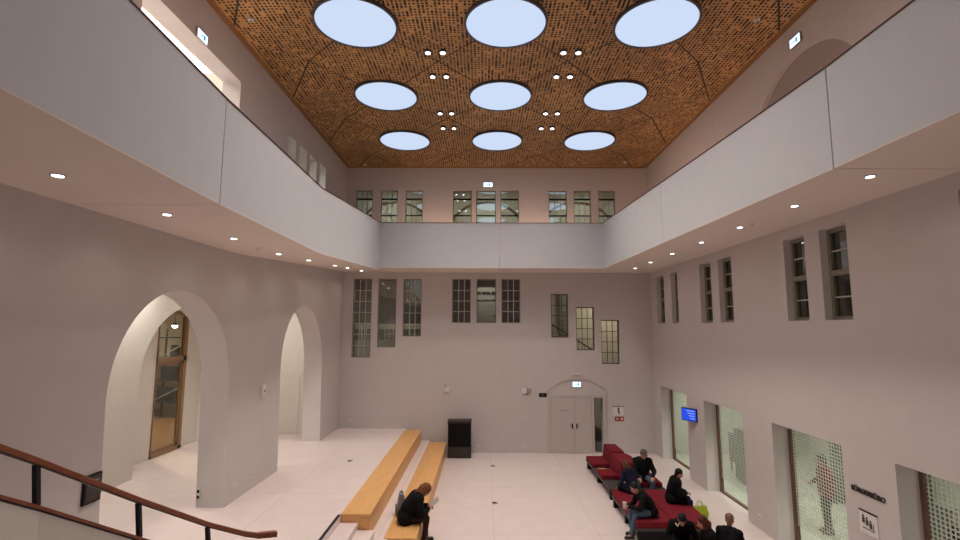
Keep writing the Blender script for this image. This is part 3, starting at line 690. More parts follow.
# ------------------------------------------------------------------ stair parapet with rail, foreground left
RP = [(-2.62, 2.75, 4.30), (-3.1593, 3.3, 4.0115), (-3.6955, 3.86, 3.8778 - .008), (-3.666, 4.16, 3.697), (-3.417, 5.08, 3.085), (-3.121, 5.85, 2.565), (-2.80, 6.33, 2.25)]
RP = [(-3.78, 3.3, 4.22), (-3.70, 3.86, 3.872), (-3.666, 4.16, 3.697), (-3.417, 5.08, 3.085), (-3.125, 5.85, 2.568), (-2.90, 6.25, 2.315), (-2.775, 6.40, 2.232)]
SP_ = [(x + .036, y, z - .358) for x, y, z in RP]
sr = thing('stair_rail', 'stair parapet with reddish wood handrail and dark posts in the left foreground', 'handrail', (0, 0, 0))
def ribbon(pts, wd, h0, h1):
    rings = []
    for i, p in enumerate(pts):
        d = Vector(pts[min(i + 1, len(pts) - 1)]) - Vector(pts[max(i - 1, 0)]); d.z = 0; d.normalize(); s = Vector((d.y, -d.x, 0)) * wd / 2
        P = Vector(p)
        rings.append([P - s + Vector((0, 0, h0)), P + s + Vector((0, 0, h0)), P + s + Vector((0, 0, h1)), P - s + Vector((0, 0, h1))])
    return rings
MB().loft(ribbon(RP, .062, -.028, .028)).build('handrail', RAILW, sr, bevel=.008)
MB().loft(ribbon([RP[-1], (-2.60, 6.52, 2.205)], .07, -.03, .03)).build('rail_end', RAILW, sr)
MB().loft(ribbon(RP, .05, -.036, -.029)).build('rail_underside', STEEL, sr)
MB().loft(ribbon(SP_, .10, -.018, .012)).build('cap_board', RAILW, sr)
MB().loft(ribbon(SP_, .085, -.034, -.019)).build('shadow_strip', STEEL, sr)
MB().loft(ribbon(SP_, .08, -.90, -.035)).build('parapet', PALE, sr)
for i in (2, 3, 4):
    x, y, z = RP[i]
    MB().loft([[(x + dx_ - .02, y - .02, zz), (x + dx_ + .02, y - .02, zz), (x + dx_ + .02, y + .02, zz), (x + dx_ - .02, y + .02, zz)] for dx_, zz in ((.036, z - .35), (0, z - .03))]).build('post', STEEL, sr)

# ------------------------------------------------------------------ kiosk, screens, signs, wall fittings
kk = thing('black_cabinet', 'black cabinet kiosk standing against the back wall beside the benches', 'cabinet', (-.87, 18.75, 0))
MB().box(-.44, .44, 0, .45, .02, .40).build('base', BROWNBLK, kk, bevel=.008)
MB().box(-.43, .43, .012, .45, .40, 1.27).build('body', BLACK, kk, bevel=.008)
MB().box(-.45, .45, 0, .46, 1.27, 1.35).build('top', BROWNBLK, kk, bevel=.008)
MB().box(-.39, .39, .0, .013, .45, 1.22).build('front_panel', pbr('black_gloss', (.003, .003, .004), .25, spec=.15), kk)

mt = thing('wall_monitor', 'small monitor with blue screen on the right wall', 'monitor', (XR, 15.98, 2.09), 0)
m = MB(); m.box(-.10, 0, -.06, .06, -.06, .06); m.build('bracket', GREYD, mt)
R = Matrix.Translation((-.14, 0, 0)) @ Matrix.Rotation(math.radians(28), 4, 'Z') @ Matrix.Translation((.14, 0, 0))
MB().box(-.17, -.10, -.29, .29, -.20, .20, R).build('casing', BLACK, mt, bevel=.008)
MB().box(-.175, -.1695, -.265, .265, -.175, .175, R).build('screen', SCREEN, mt)
m = MB()
for k in range(4): m.box(-.178, -.1745, -.21, .10 - .05 * k, .11 - .075 * k, .135 - .075 * k, R)
m.build('screen_lines', SCREENT, mt)

def text_mesh(txt, size, mat, name, parent, depth=.008, matrix=None, off=.0, spacing=1):
    cu = bpy.data.curves.new(name, 'FONT'); cu.body = txt; cu.size = size; cu.extrude = depth; cu.align_x = 'CENTER'; cu.align_y = 'CENTER'; cu.offset = off; cu.space_character = spacing
    tmp = bpy.data.objects.new('tmp', cu); C.objects.link(tmp); bpy.context.view_layer.update()
    me = bpy.data.meshes.new_from_object(tmp.evaluated_get(bpy.context.evaluated_depsgraph_get())); bpy.data.objects.remove(tmp)
    if matrix: me.transform(matrix)
    me.name = name; me.materials.clear(); me.materials.append(mat)
    o = bpy.data.objects.new(name, me); C.objects.link(o)
    if parent: o.parent = parent
    return o
RW_M = Matrix(((0, 0, -1, 0), (-1, 0, 0, 0), (0, 1, 0, 0), (0, 0, 0, 1)))      # text readable on the right wall
tx = text_mesh('BÜRGERBÜRO', .118, pbr('lettering_brown', (.03, .02, .017), .5), 'wall_lettering', None, .008, RW_M, .0035, 1.0)
tx.location = (XR - .009, 8.93, 1.965); tx['label'] = 'raised dark lettering BÜRGERBÜRO on the right wall'; tx['category'] = 'lettering'

pq = thing('wall_plaque', 'white plaque with waiting people symbol below the raised lettering', 'sign', (XR, 8.96, 1.46))
MB().box(-.015, 0, -.20, .20, -.19, .19).build('plate', WHITE, pq)
MB().box(-.022, 0, -.20, .20, .175, .195).build('top_strip', BLACK, pq)
m = MB()
for k, (y, z, s) in enumerate(((.11, .05, 1), (.03, .03, .95), (-.05, .0, .9))):
    m.cyl((-.016, y, z + .05), (-.019, y, z + .05), .022 * s, seg=14); m.box(-.019, -.015, y - .03, y + .03, z - .07, z + .025)
m.box(-.019, -.015, -.12, .14, -.105, -.09); m.box(-.019, -.015, -.12, -.105, -.10, .02)
m.build('symbol', GREYD, pq)

def exit_sign(label, loc, rz, w=.34, h=.20):
    t = thing('exit_sign', label, 'exit sign', loc, rz, 'glowing emergency exit signs')
    MB().box(-w / 2 - .015, w / 2 + .015, -.05, 0, -h / 2 - .015, h / 2 + .015).build('housing', GREY, t)
    fc = MB().box(-w / 2, w / 2, -.056, -.05, -h / 2, h / 2).build('face', SIGNL, t)
    m = MB()
    m.box(.03, .09, -.059, -.056, -.055, .055)
    m.box(-.10, -.02, -.059, -.056, -.010, .010); m.prism([(-.02, -.056, -.035), (-.02, -.056, .035), (.02, -.056, 0)], (0, -.003, 0))
    m.build('pictogram', SIGNP, fc)
exit_sign('glowing exit sign on the wall above the arched doorway', (3.66, YB, 2.61), 0, .31, .19)
exit_sign('glowing exit sign above the centre upper windows of the back wall', (.18, YB, 10.62), 0, .36, .18)
exit_sign('glowing exit sign on the upper left wall', (XL, 9.06, 10.50), PI / 2, .32, .17)
exit_sign('glowing exit sign on the upper right wall', (XR, 9.86, 10.90), -PI / 2, .32, .18)
el = thing('emergency_light', 'small pale light strip above the doorway exit sign', 'light', (3.68, YB, 3.0))
MB().box(-.13, .13, -.06, 0, -.02, .02).build('housing', WHITE, el, bevel=.006)
MB().box(-.12, .12, -.062, -.06, -.012, .012).build('lens', WHITE, el)

ds = thing('door_sign', 'small black sign left of the arched doorway', 'sign', (2.34, YB, 2.19))
MB().box(-.15, .15, -.012, 0, -.075, .075).build('plate', BLACK, ds)
MB().box(-.07, .05, -.014, -.012, -.008, .008).build('inscription', GREY, ds)
ns = thing('notice_sign', 'white notice with dark symbol right of the arched doorway', 'sign', (5.27, YB, 1.60))
MB().box(-.20, .20, -.012, 0, -.17, .17).build('plate', WHITE, ns)
MB().box(-.22, .22, -.03, 0, .165, .185).build('top_strip', GREYD, ns)
m = MB(); m.cyl((.0, -.012, .09), (.0, -.015, .09), .04, seg=14); m.box(-.035, .035, -.015, -.012, -.02, .045); m.box(-.01, .05, -.015, -.012, -.12, -.02)
m.build('symbol', GREYD, ns)
fs = thing('fire_sign', 'pair of small red fire equipment signs right of the doorway', 'sign', (5.30, YB, 1.30))
MB().box(-.17, -.005, -.012, 0, -.085, .085).build('plate', pbr('dark_red_sign', (.22, .02, .015), .5), fs)['label'] = 'dark red plate'
MB().box(.005, .17, -.012, 0, -.085, .085).build('plate', pbr('red_sign', (.42, .06, .04), .5), fs)['label'] = 'brighter red plate'
m = MB(); m.box(-.11, -.065, -.015, -.012, -.045, .045); m.cyl((.09, -.012, 0), (.09, -.015, 0), .04, seg=14); m.build('symbol', WHITE, fs)

def wbox(name, label, cat, loc, rz, w, h, d=.06, mat=WHITE, grp=None):
    t = thing(name, label, cat, loc, rz, grp)
    MB().box(-w / 2, w / 2, -d, 0, -h / 2, h / 2).build('housing', mat, t, bevel=.006)
    return t
t = wbox('motion_sensor', 'pale motion sensor box on the wall between the left arches', 'sensor', (XL, 12.64, 3.21), PI / 2, .16, .24, .09)
MB().ball((0, -.09, -.02), .04).build('lens', GREY, t)
t = wbox('motion_sensor', 'pale sensor box with short arm on the back wall above the cabinet', 'sensor', (-1.41, YB, 2.38), 0, .17, .17, .09)
MB().box(-.06, -.03, -.06, -.03, .08, .2).build('arm', GREY, t)
t = wbox('wall_box', 'pale twin wall box on the back wall left of the doorway sign', 'wall box', (1.62, YB, 2.35), 0, .17, .17, .07)
MB().box(.10, .27, -.05, 0, -.085, .085).build('second_housing', GREY, t, bevel=.006)
MB().box(.085, .099, -.055, 0, -.18, .11).build('cable', GREYD, t)
for k, (x, y, z, rz, lab) in enumerate(((XL, 11.52, 1.22, PI / 2, 'double wall socket low on the pillar between the arches, nearer'), (XL, 12.45, 1.22, PI / 2, 'wall socket low on the pillar between the arches, farther'),
        (-5.15, YB, 1.19, 0, 'wall socket low at the left end of the back wall'), (-.18, YB, .27, 0, 'wall socket low on the back wall beside the black cabinet'), (1.58, YB, .27, 0, 'wall socket low on the back wall left of the doorway'),
        (XR, 12.45, .30, -PI / 2, 'wall socket low on the right wall between two glazed openings'), (XR, 16.05, 1.5, -PI / 2, 'small switch below the blue monitor on the right wall'), (XR, 12.32, 2.31, -PI / 2, 'small pale sensor on the right wall left of the third opening'))):
    t = wbox('wall_socket', lab, 'socket', (x, y, z), rz, .16 if k < 1 else .10, .09, .015, WHITE, 'pale wall sockets')
    MB().cyl((0, -.016, 0), (0, -.019, 0), .026, seg=14).build('insert', GREY, t)
t = wbox('wall_socket', 'pair of dark sockets low inside the left arch jamb', 'socket', (-6.18, 11.12, 1.18), 0, .06, .24, .025, WHITE)
for z in (-.06, .06): MB().box(-.025, .025, -.03, -.025, z - .035, z + .035).build('insert', BLACK, t)
fs_ = thing('wall_display', 'dark display panel on the left wall beside the near arch', 'display', (XL, 7.30, 2.49), PI / 2)
MB().box(-.16, .16, -.04, 0, -.20, .20).build('casing', BLACK, fs_, bevel=.005)
MB().box(-.13, .13, -.043, -.04, -.16, .17).build('screen', pbr('dark_screen', (.025, .026, .032), .15), fs_)
m = MB(); m.box(-.10, .10, -.045, -.043, .10, .115); m.box(-.10, .04, -.045, -.043, .06, .07); m.build('lines', GREY, fs_)
for x, y, z, lab in ((.36, 17.8, 0, 'dark floor outlet in the main floor, the far one'), (.34, 14.16, 0, 'dark floor outlet in the main floor, the near one'), (-3.9, 14.94, ZP, 'dark floor outlet in the raised left floor')):
    t = thing('floor_outlet', lab, 'floor outlet', (x, y, z), 0, 'floor outlets')
    MB().cyl((0, 0, 0), (0, 0, .008), .085, seg=24).build('rim', GREY, t)
    MB().box(-.075, .03, -.04, .05, .008, .014).build('lid', BLACK, t)
for x, y, lab in ((-5.02, 9.82, 'small round fitting in the wooden ceiling near the left edge'), (5.84, 9.83, 'small round fitting in the wooden ceiling near the right edge'), (-4.84, 19.3, 'small round fitting in the wooden ceiling at the far left corner'), (5.65, 19.0, 'small round fitting in the wooden ceiling at the far right corner')):
    t = thing('sprinkler', lab, 'sprinkler', (x, y, ZC), 0, 'small ceiling fittings')
    MB().cyl((0, 0, -.02), (0, 0, .06), .06, seg=18).build('plate', WHITE, t)
    MB().cyl((0, 0, -.06), (0, 0, -.02), .02, seg=10).build('nozzle', GREY, t)

# ------------------------------------------------------------------ red modular seating
def seat_unit(label, x0, x1, y0, y1, pads, blocks, htop=.30):
    t = thing('red_lounge_seat', label, 'lounge seat', ((x0 + x1) / 2, (y0 + y1) / 2, 0), 0, 'red modular lounge seating')
    cx, cy = (x0 + x1) / 2, (y0 + y1) / 2
    bb = MB().box(x0 - cx, x1 - cx, y0 - cy, y1 - cy, htop - .06, htop).build('base_board', TRAY, t, bevel=.006)
    n = max(2, round((y1 - y0) / 1.3) + 1)
    for k in range(n):
        y = y0 + .06 + (y1 - y0 - .12) * k / (n - 1) - cy
        MB().box(x0 - cx + .03, x1 - cx - .03, y - .05, y + .05, 0, htop - .06).build('foot', BLACK, bb)
    for (a, c, d, e, h) in pads:
        MB().box(a - cx, c - cx, d - cy, e - cy, htop, h).build('seat_cushion', RED, t, bevel=.025, seg=3)
    for (a, c, d, e, h, tp) in blocks:
        m = MB(); hh = .42
        m.loft([[(a - cx, d - cy, hh), (c - cx, d - cy, hh), (c - cx, e - cy, hh), (a - cx, e - cy, hh)],
                [(a - cx + tp, d - cy + tp, h), (c - cx - tp, d - cy + tp, h), (c - cx - tp, e - cy - tp, h), (a - cx + tp, e - cy - tp, h)]])
        m.build('backrest', RED, t, bevel=.03, seg=3)
    return t
seat_unit('red cushioned lounge bench with grey trays nearest the doorway', 3.56, 5.16, 14.45, 17.6,
          [(3.56, 4.2, 16.55, 17.55, .43), (3.56, 4.2, 15.3, 15.97, .43), (4.15, 5.12, 16.3, 17.7, .43), (4.15, 5.12, 14.6, 16.0, .43)],
          [(4.12, 4.62, 16.45, 17.55, .84, .04), (4.02, 4.62, 15.02, 16.2, .86, .05)])
seat_unit('broad red cushioned lounge bench in the middle of the row', 3.50, 5.18, 11.70, 13.95,
          [(3.50, 4.33, 11.70, 13.95, .45), (4.345, 5.18, 11.70, 13.95, .45)], [])
seat_unit('red cushioned lounge bench at the bottom edge of the picture', 3.6, 5.3, 9.2, 10.55, [(3.6, 5.3, 9.2, 10.55, .42)], [])
pk = thing('paper_bag', 'crumpled tan and white paper bag on the grey tray', 'paper bag', (3.82, 16.2, .30), -.2)
m = MB(); m.ball((0, 0, .035), .13, (1.3, .8, .28), u=10, v=6)
for v in m.bm.verts: v.co += Vector((random.uniform(-.014, .014), random.uniform(-.014, .014), random.uniform(-.006, .014)))
for v in m.bm.verts: v.co.z = max(v.co.z, 0)
m.build('bag', pbr('tan_paper', (.55, .36, .17), .8), pk)
MB().ball((.17, -.05, .022), .075, (1.2, .8, .29), u=10, v=6).build('napkin', WHITE, pk)
gb = thing('tote_bag', 'lime green bag standing on the floor beside the red bench', 'bag', (5.47, 13.0, 0), .2)
m = MB(); m.loft([[(-.17, -.07, 0), (.17, -.07, 0), (.17, .07, 0), (-.17, .07, 0)], [(-.20, -.09, .2), (.20, -.09, .2), (.20, .09, .2), (-.20, .09, .2)], [(-.18, -.03, .36), (.18, -.03, .36), (.18, .03, .36), (-.18, .03, .36)]])
LIME = pbr('lime_fabric', (.38, .48, .03), .7); m.build('body', LIME, gb, bevel=.02)
for s in (-.03, .03):
    m = MB(); pp = [(-.09 + .018 * k, s, .36 + .12 * math.sin(PI * k / 10)) for k in range(11)]
    for p, q in zip(pp, pp[1:]): m.cyl(p, q, .008, seg=8)
    m.build('handle', LIME, gb)

# ------------------------------------------------------------------ people
def fuse(mb, name, mat, voxel, smooth_it, parent=None):
    """one continuous surface from overlapping rounded limbs"""
    me = bpy.data.meshes.new(name); mb.bm.to_mesh(me); mb.bm.free()
    tmp = bpy.data.objects.new('tmp', me); C.objects.link(tmp)
    r = tmp.modifiers.new('r', 'REMESH'); r.mode = 'VOXEL'; r.voxel_size = voxel; r.use_smooth_shade = True
    s = tmp.modifiers.new('s', 'SMOOTH'); s.factor = .5; s.iterations = smooth_it
    bpy.context.view_layer.update()
    out = bpy.data.meshes.new_from_object(tmp.evaluated_get(bpy.context.evaluated_depsgraph_get()))
    bpy.data.objects.remove(tmp); bpy.data.meshes.remove(me)
    out.name = name; out.materials.clear(); out.materials.append(mat)
    for p in out.polygons: p.use_smooth = True
    o = bpy.data.objects.new(name, out); C.objects.link(o)
    if parent: o.parent = parent
    return o
def V(*a): return Vector(a)
def ik(a, b, l1, l2, hint):
    d = b - a; L = min(d.length, (l1 + l2) * .995); u = d.normalized()
    x = (l1 * l1 - l2 * l2 + L * L) / (2 * L); h = math.sqrt(max(l1 * l1 - x * x, 0))
    n = hint - u * hint.dot(u); n.normalize()
    return a + u * x + n * h, a + u * L
def hand(mb, wrist, dirv, palm_n, side, curl, k=1.0):
    """palm, four unequal bent fingers and a thumb leaving the side of the palm"""
    d = dirv.normalized(); n = (palm_n - d * palm_n.dot(d)).normalized(); s = d.cross(n).normalized() * side   # s points to the thumb side
    base = wrist + d * .012 * k
    for t in (-.026, -.009, .009, .026): mb.cap(base + s * t * .7 * k, base + d * .082 * k + s * t * k, .0125 * k, .0115 * k)
    for t, ln in ((.029, .072), (.010, .082), (-.010, .075), (-.028, .058)):
        p = wrist + d * .092 * k + s * t * k; a = curl * .5; dd = d
        for seg in range(3):
            dd = (d * math.cos(a) + n * math.sin(a)); q = p + dd * ln * k * (.45, .32, .26)[seg]
            mb.cap(p, q, (.0095, .0088, .0080)[seg] * k, (.0088, .0080, .0072)[seg] * k); p = q; a += curl * .75
    p = wrist + d * .03 * k + s * .028 * k; dd = (d * .62 + s * .72 + n * .25).normalized()
    q = p + dd * .042 * k; mb.cap(p, q, .013 * k, .0105 * k); dd = (d * .85 + s * .25 + n * .45).normalized(); mb.cap(q, q + dd * .034 * k, .0105 * k, .0085 * k)

def person(label, loc, theta, seat, lean=.15, head_pitch=.2, head_yaw=0, hands=None, knees=(.13, .13), feet=((.12, .0), (.12, .0)), hair=(.03, .012, .006), hair_style='short',
           jacket=(.008, .008, .009), trousers=(.012, .012, .015), shoe=(.008, .008, .008), scale=1.0, stand=False, puffy=0.0, collar=True, hood=False, side_lean=0.0, long_coat=False, cap_col=None, thigh_dir=None, shirt_label=None, curl=.75):
    k = scale
    if stand:
        pel = V(0, 0, .93); hips = [V(-.09, 0, .90), V(.09, 0, .90)]; kn = [V(-.10, .02, .49), V(.10, .02, .49)]; an = [V(-.11, -.01, .08), V(.11, .0, .08)]
    else:
        sz = seat / k
        pel = V(0, 0, sz + .115); hips = [V(-.09, .02, sz + .105), V(.09, .02, sz + .105)]
        kn = []; an = []
        for i, sd in enumerate((-1, 1)):
            kz = max(.50, sz + .08)
            kn.append(V(sd * knees[i], .43, kz)); an.append(V(sd * feet[i][0], .43 + feet[i][1], .085))
    dz = lambda a: V(math.sin(side_lean), math.sin(a) * math.cos(side_lean), math.cos(a))
    p1 = pel + dz(lean * .6) * .20; p2 = p1 + dz(lean * 1.1) * .22; p3 = p2 + dz(lean * 1.25) * .075
    Rh = Matrix.Rotation(head_yaw, 3, 'Z') @ Matrix.Rotation(-head_pitch, 3, 'X')
    hc = p3 + dz(lean * .8 + head_pitch * .3) * .05 + Rh @ V(0, .025, .115)
    sh = [p2 + V(-.175, .005, .02), p2 + V(.175, .005, .02)]
    hands = hands or [V(-.12, .36, pel.z + .10), V(.12, .36, pel.z + .10)]
    el = []; wr = []
    for i, sd in enumerate((-1, 1)):
        e, w_ = ik(sh[i], hands[i], .285, .25, V(sd * .7, -.5, -.6)); el.append(e); wr.append(w_)
    # body (skin): one continuous mesh
    b = MB()
    b.cap(pel + V(-.07, 0, 0), pel + V(.07, 0, 0), .095); b.cap(pel, p1, .105, .10); b.cap(p1 + V(-.05, 0, 0), p2 + V(-.075, 0, 0), .095, .09); b.cap(p1 + V(.05, 0, 0), p2 + V(.075, 0, 0), .095, .09)
    b.cap(sh[0], sh[1], .055); b.cap(p2, p3, .065, .052); b.cap(p3, hc + Rh @ V(0, -.02, -.05), .050, .050)
    for i in (0, 1):
        b.cap(hips[i], kn[i], .078, .052); b.cap(kn[i], an[i], .052, .036); b.cap(an[i], an[i] + V(0, .12, -.05), .034, .030)
        b.cap(sh[i], el[i], .046, .038); b.cap(el[i], wr[i], .036, .025)
        fd_ = (wr[i] - el[i]).normalized()
        hand(b, wr[i], (fd_ + V(0, .1, -.05)).normalized(), V(0, .1, -1) if not stand else V(-1 if i else 1, 0, 0), (-1, 1)[i] * -1, curl)
    H = lambda x, y, z: hc + Rh @ V(x, y, z)
    b.ball(H(0, -.005, .03), .1, (.77, .96, .86), Rh); b.ball(H(0, .022, -.045), .1, (.60, .70, .72), Rh); b.cap(H(0, .05, -.095), H(0, .035, -.08), .028)
    b.cap(H(0, .088, .0), H(0, .108, -.03), .009, .0145); b.cap(H(-.02, .082, -.068), H(.02, .082, -.068), .009)
    for sd in (-1, 1): b.ball(H(sd * .077, -.005, -.012), .03, (.35, .7, 1), Rh, 10, 8)
    body = fuse(b, 'person', SKIN, .0085, 3)
    body.location = loc; body.rotation_euler = (0, 0, theta); body.scale = (k, k, k); tag(body, label, 'person')
    # eyes
    for sd in (-1, 1): MB().ball(H(sd * .031, .083, .006), .0105).build('eye', pbr('eye', (.02, .015, .012), .2) if 'eye' not in bpy.data.materials else bpy.data.materials['eye'], body, smooth=True)
    # hair
    hm = pbr('hair_%d' % len(bpy.data.materials), hair, .6, spec=.25, noise=.35, nscale=45)
    hv = .022 if hair_style == 'long' else .004
    h = MB(); h.ball(H(0, -.018, .048), .1 + hv, (.86, .98, .90), Rh)
    if hair_style in ('long', 'bob'):
        h.cap(H(0, -.06, .0), H(0, -.075, -.10), .078 + hv, .065 + hv); h.cap(H(-.06, -.02, .0), H(-.065, -.02, -.10), .044 + hv * .8, .036 + hv); h.cap(H(.06, -.02, .0), H(.065, -.02, -.10), .044 + hv * .8, .036 + hv)
    if hair_style == 'long':
        h.cap(H(-.04, -.06, -.08), H(-.07, -.03, -.24), .065, .05); h.cap(H(.04, -.06, -.08), H(.08, .02, -.24), .065, .05); h.cap(H(0, -.08, -.05), H(0, -.10, -.22), .075, .06)
    if hair_style == 'bun': h.ball(H(0, -.085, .10), .055)
    if hair_style == 'short': h.cap(H(0, -.05, .0), H(0, -.06, -.06), .068, .05)
    fuse(h, 'hair', hm, .010, 2, body)
    if cap_col:
        cm = pbr('cap_cloth_%d' % len(bpy.data.materials), cap_col, .8)
        c = MB(); c.ball(H(0, -.01, .062), .1, (.90, 1.06, .86), Rh); c.cap(H(-.04, .08, .055), H(-.035, .145, .035), .012); c.cap(H(.04, .08, .055), H(.035, .145, .035), .012); c.cap(H(0, .08, .06), H(0, .155, .038), .014)
        fuse(c, 'cap', cm, .010, 2, body)['label'] = 'grey flat cap'
    # jacket
    pf = puffy + .012; jm = pbr('jacket_%d' % len(bpy.data.materials), jacket, .85, spec=.12, noise=.25, nscale=18, bump=.35, bscale=30)
    j = MB(); r0 = .022 + pf
    j.cap(pel + V(-.075, -.01, .0), pel + V(.075, -.01, .0), .105 + r0)
    j.cap(pel, p1, .118 + r0, .112 + r0)
    for s in (-1, 1): j.cap(p1 + V(s * .055, 0, 0), p2 + V(s * .08, 0, .01), .10 + r0, .088 + r0)
    j.cap(sh[0], sh[1], .062 + r0 * .8)
    if collar: j.cap(p2 + V(0, -.01, .03), p3 + V(0, -.015, .01), .085 + pf * .5, .072)
    if hood: j.cap(p3 + V(-.05, -.08, -.01), p3 + V(.05, -.08, -.01), .062); j.ball(p3 + V(0, -.10, -.05), .075)
    for i in (0, 1):
        j.cap(sh[i], el[i], .060 + pf, .052 + pf * .8); j.cap(el[i], wr[i] - (wr[i] - el[i]).normalized() * .01, .050 + pf * .7, .038 + pf * .4)
        if long_coat: j.cap(hips[i], hips[i] + (kn[i] - hips[i]) * .7, .112, .095)
        else: j.cap(hips[i], hips[i] + (kn[i] - hips[i]) * .18, .105 + pf * .5, .09)
    fuse(j, 'coat' if long_coat else 'jacket', jm, .0125, 4, body)
    # trousers and shoes
    tm = pbr('trousers_%d' % len(bpy.data.materials), trousers, .85, spec=.2, noise=.12, nscale=30)
    t = MB(); t.cap(pel + V(-.07, 0, -.01), pel + V(.07, 0, -.01), .112)
    for i in (0, 1): t.cap(hips[i], kn[i], .096, .070); t.cap(kn[i], an[i] + V(0, 0, .03), .068, .052)
    fuse(t, 'trousers', tm, .0125, 3, body)
    sm = pbr('shoe_%d' % len(bpy.data.materials), shoe, .5)
    for i in (0, 1):
        s = MB(); a = an[i]
        s.cap(a + V(0, -.025, -.035), a + V(0, .13, -.048), .046, .036); s.cap(a + V(0, -.02, 0), a + V(0, -.02, -.03), .050, .048); s.box(a.x - .045, a.x + .045, a.y - .07, a.y + .165, a.z - .083, a.z - .06)
        fuse(s, 'shoe', sm, .010, 2, body)
    Mw = Matrix.Translation(loc) @ Matrix.Rotation(theta, 4, 'Z') @ Matrix.Scale(k, 4)
    return body, {'wr': [Mw @ w_ for w_ in wr], 'p2': Mw @ p2, 'head': Mw @ hc}

# facing: theta rotates local +Y; -90deg faces +X, 180deg faces the camera
a1, i1 = person('person in black puffer jacket reading on the lower oak bench', (-1.72, 11.52, 0), math.radians(-74), .465, lean=.66, head_pitch=.75, hands=[V(-.06, .46, .72), V(.08, .46, .70)], knees=(.10, .11), feet=((.08, .02), (.10, -.05)),
       hair=(.16, .055, .022), hair_style='long', trousers=(.03, .016, .011), jacket=(.007, .007, .008), puffy=.034, scale=1.06)
mid = (i1['wr'][0] + i1['wr'][1]) / 2
mg = thing('magazine', 'open grey-white magazine held by the reader on the bench', 'magazine', (mid.x + .10, mid.y + .02, mid.z + .02), math.radians(-78))
for s in (-1, 1):
    m = MB(); Rm = Matrix.Rotation(math.radians(38), 4, 'X') @ Matrix.Rotation(math.radians(-14 * s), 4, 'Y')
    m.box(0 if s > 0 else -.15, .15 if s > 0 else 0, -.02, .20, -.003, .003, Rm); m.build('page', pbr('page_paper', (.42, .39, .37), .6) if s < 0 else bpy.data.materials['page_paper'], mg)
bp_ = thing('backpack', 'grey backpack standing on the oak bench behind the reader', 'backpack', (-1.90, 12.0, .465), math.radians(-80))
GB = pbr('grey_nylon', (.20, .195, .19), .7, noise=.1, nscale=20)
m = MB(); m.loft([[(-.14, -.08, 0), (.14, -.08, 0), (.14, .07, 0), (-.14, .07, 0)], [(-.16, -.10, .2), (.16, -.10, .2), (.16, .07, .2), (-.16, .07, .2)], [(-.13, -.05, .50), (.13, -.05, .50), (.13, .05, .50), (-.13, .05, .50)]])
bpb = m.build('body', GB, bp_, bevel=.035, seg=3)
MB().box(-.11, .11, -.14, -.09, .04, .22).build('front_pocket', GB, bpb, bevel=.02)
m = MB(); pp = [(-.04 + .008 * k, 0, .49 + .05 * math.sin(PI * k / 10)) for k in range(11)]
for p, q in zip(pp, pp[1:]): m.cyl(p, q, .009, seg=8)
m.build('handle', BLACK, bp_)
for s in (-.08, .08): MB().box(s - .02, s + .02, .068, .08, .05, .38).build('strap', BLACK, bp_)

person('person in grey cap and black jacket seated facing the viewer', (4.62, 14.80, 0), math.radians(172), .43, lean=.22, head_pitch=.35, head_yaw=.35, hands=[V(-.20, .38, .62), V(.16, .40, .60)], knees=(.19, .19), feet=((.15, .0), (.15, .0)),
       hair=(.05, .03, .02), cap_col=(.10, .085, .09), trousers=(.075, .10, .14), jacket=(.008, .008, .011), scale=1.04, puffy=.012)
person('person with auburn hair in dark navy jacket, back turned, left of the capped person', (4.0, 13.66, 0), math.radians(28), .45, lean=.42, head_pitch=.3, hands=[V(-.22, .32, .62), V(.12, .36, .66)],
       hair=(.10, .035, .018), hair_style='bob', jacket=(.010, .012, .032), trousers=(.012, .014, .03), scale=.94, hood=True)
a4, i4 = person('person in black jacket and blue jeans leaning forward holding a cup', (3.93, 12.06, 0), math.radians(97), .45, lean=.66, head_pitch=.5, head_yaw=.25, hands=[V(-.08, .56, .70), V(.10, .50, .66)], knees=(.12, .15), feet=((.10, .10), (.13, -.02)),
       hair=(.010, .008, .007), jacket=(.008, .008, .008), trousers=(.085, .125, .19), shoe=(.02, .017, .015), curl=1.0)
w4 = i4['wr'][1]
cu = thing('drinking_cup', 'small pale cup held by the leaning person in jeans', 'cup', (i4['wr'][0].x - .10, i4['wr'][0].y + .0, i4['wr'][0].z - .02))
cb_ = MB().cyl((0, 0, 0), (0, 0, .11), .030, .042, 20).build('cup_body', pbr('pale_cup', (.6, .58, .55), .4), cu)
MB().cyl((0, 0, .11), (0, 0, .12), .045, .043, 20).build('lid', WHITE, cb_)
person('person in long black coat seated on the right edge of the red bench', (4.78, 12.98, 0), math.radians(-100), .45, lean=.28, head_pitch=.3, hands=[V(-.10, .36, .74), V(.10, .34, .76)], feet=((.10, .03), (.10, .0)),
       hair=(.006, .005, .005), jacket=(.004, .004, .005), trousers=(.012, .017, .05), long_coat=True, hood=True, puffy=.03, scale=.94)
person('person with reddish brown hair at the bottom edge, face turned left', (4.42, 9.9, 0), math.radians(85), .42, lean=.34, head_pitch=.3, hair=(.075, .016, .010), hair_style='bob', jacket=(.007, .006, .006), hood=True, scale=.93)
person('person with light brown hair and dark jacket at the bottom right edge', (4.68, 9.88, 0), math.radians(-35), .42, lean=.30, head_pitch=.3, hair=(.20, .105, .065), hair_style='short', jacket=(.008, .008, .010), collar=True, scale=.93)
pz, iz = person('person with black hair bent forward beside the red bench, white mark on jacket', (4.02, 10.52, 0), math.radians(165), .42, lean=.52, head_pitch=.75, hair=(.006, .005, .005), jacket=(.005, .005, .005), scale=.96)
m = MB(); q0 = pz.matrix_basis.inverted() @ (iz['p2'] + Vector((-.13, -.135, .03)))
for s in (-1, 1): m.cyl(q0, q0 + Vector((.035 * s, 0, .06)), .011, seg=8)
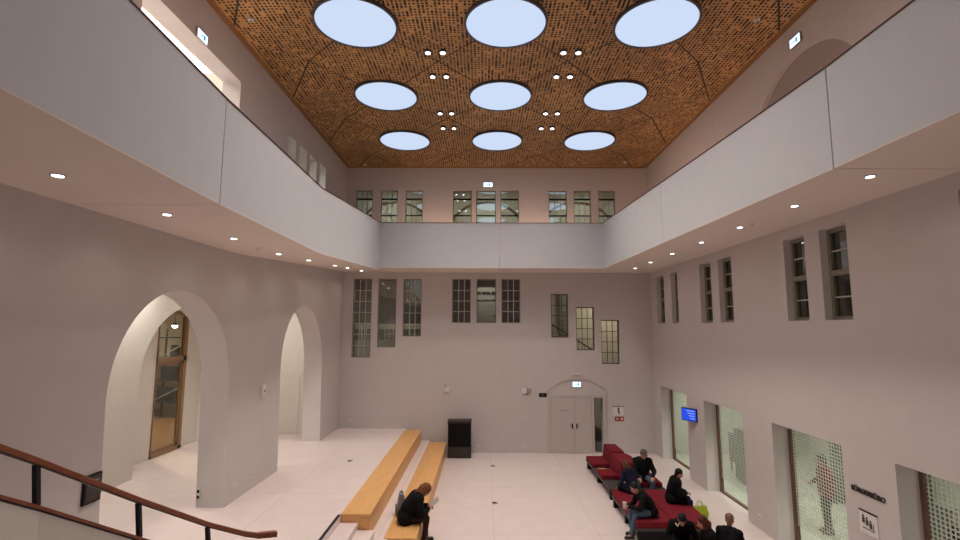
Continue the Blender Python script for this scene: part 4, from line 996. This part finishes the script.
m.build('emblem', WHITE, pz, smooth=True)['label'] = 'small white v-shaped mark'
person('person in red top standing behind the third glazed opening', (8.2, 12.3, 0), math.radians(70), 0, lean=.03, head_pitch=.1, hands=[V(-.22, .10, .95), V(.18, .22, 1.05)], stand=True, hair=(.01, .008, .007), jacket=(.26, .02, .02), trousers=(.01, .01, .012), puffy=.01, collar=False, scale=1.04)
person('person in black standing behind the near glazed opening', (7.75, 8.42, 0), math.radians(200), 0, lean=.03, head_pitch=.15, hands=[V(-.22, .10, .95), V(.18, .22, 1.05)], stand=True, hair=(.35, .34, .32), hair_style='bob', jacket=(.012, .012, .014), trousers=(.01, .01, .012), long_coat=True, scale=1.12)

# ------------------------------------------------------------------ world and camera
w = bpy.data.worlds.new('World'); S.world = w; w.use_nodes = True
w.node_tree.nodes['Background'].inputs[0].default_value = (.012, .014, .02, 1)

f_, pitch, yaw, roll = 490.0953, .1169, -.0069, .0039
cy, sy, cp, sp, cr, srl = math.cos(yaw), math.sin(yaw), math.cos(pitch), math.sin(pitch), math.cos(roll), math.sin(roll)
R0 = Vector((cy, -sy, 0)); Fh = Vector((sy, cy, 0)); Zv = Vector((0, 0, 1))
F = Fh * cp + Zv * sp; U0 = Zv * cp - Fh * sp
Rt = R0 * cr + U0 * srl; Up = U0 * cr - R0 * srl
cd = bpy.data.cameras.new('camera'); cam = bpy.data.objects.new('camera', cd); C.objects.link(cam)
cam.matrix_world = Matrix(((Rt.x, Up.x, -F.x, 0), (Rt.y, Up.y, -F.y, 0), (Rt.z, Up.z, -F.z, CH), (0, 0, 0, 1)))
cd.sensor_width = 36; cd.sensor_fit = 'HORIZONTAL'; cd.lens = f_ * 36 / 960; cd.clip_start = .05; cd.clip_end = 200
S.camera = cam
S.view_settings.view_transform = 'Standard'; S.view_settings.look = 'None'; S.view_settings.gamma = 1; S.view_settings.use_curve_mapping = False
S.view_settings.exposure = 0
try:
    S.cycles.use_denoising = True
    S.cycles.max_bounces = 10; S.cycles.diffuse_bounces = 6; S.cycles.transparent_max_bounces = 12
    S.cycles.sample_clamp_indirect = 6
except Exception: pass
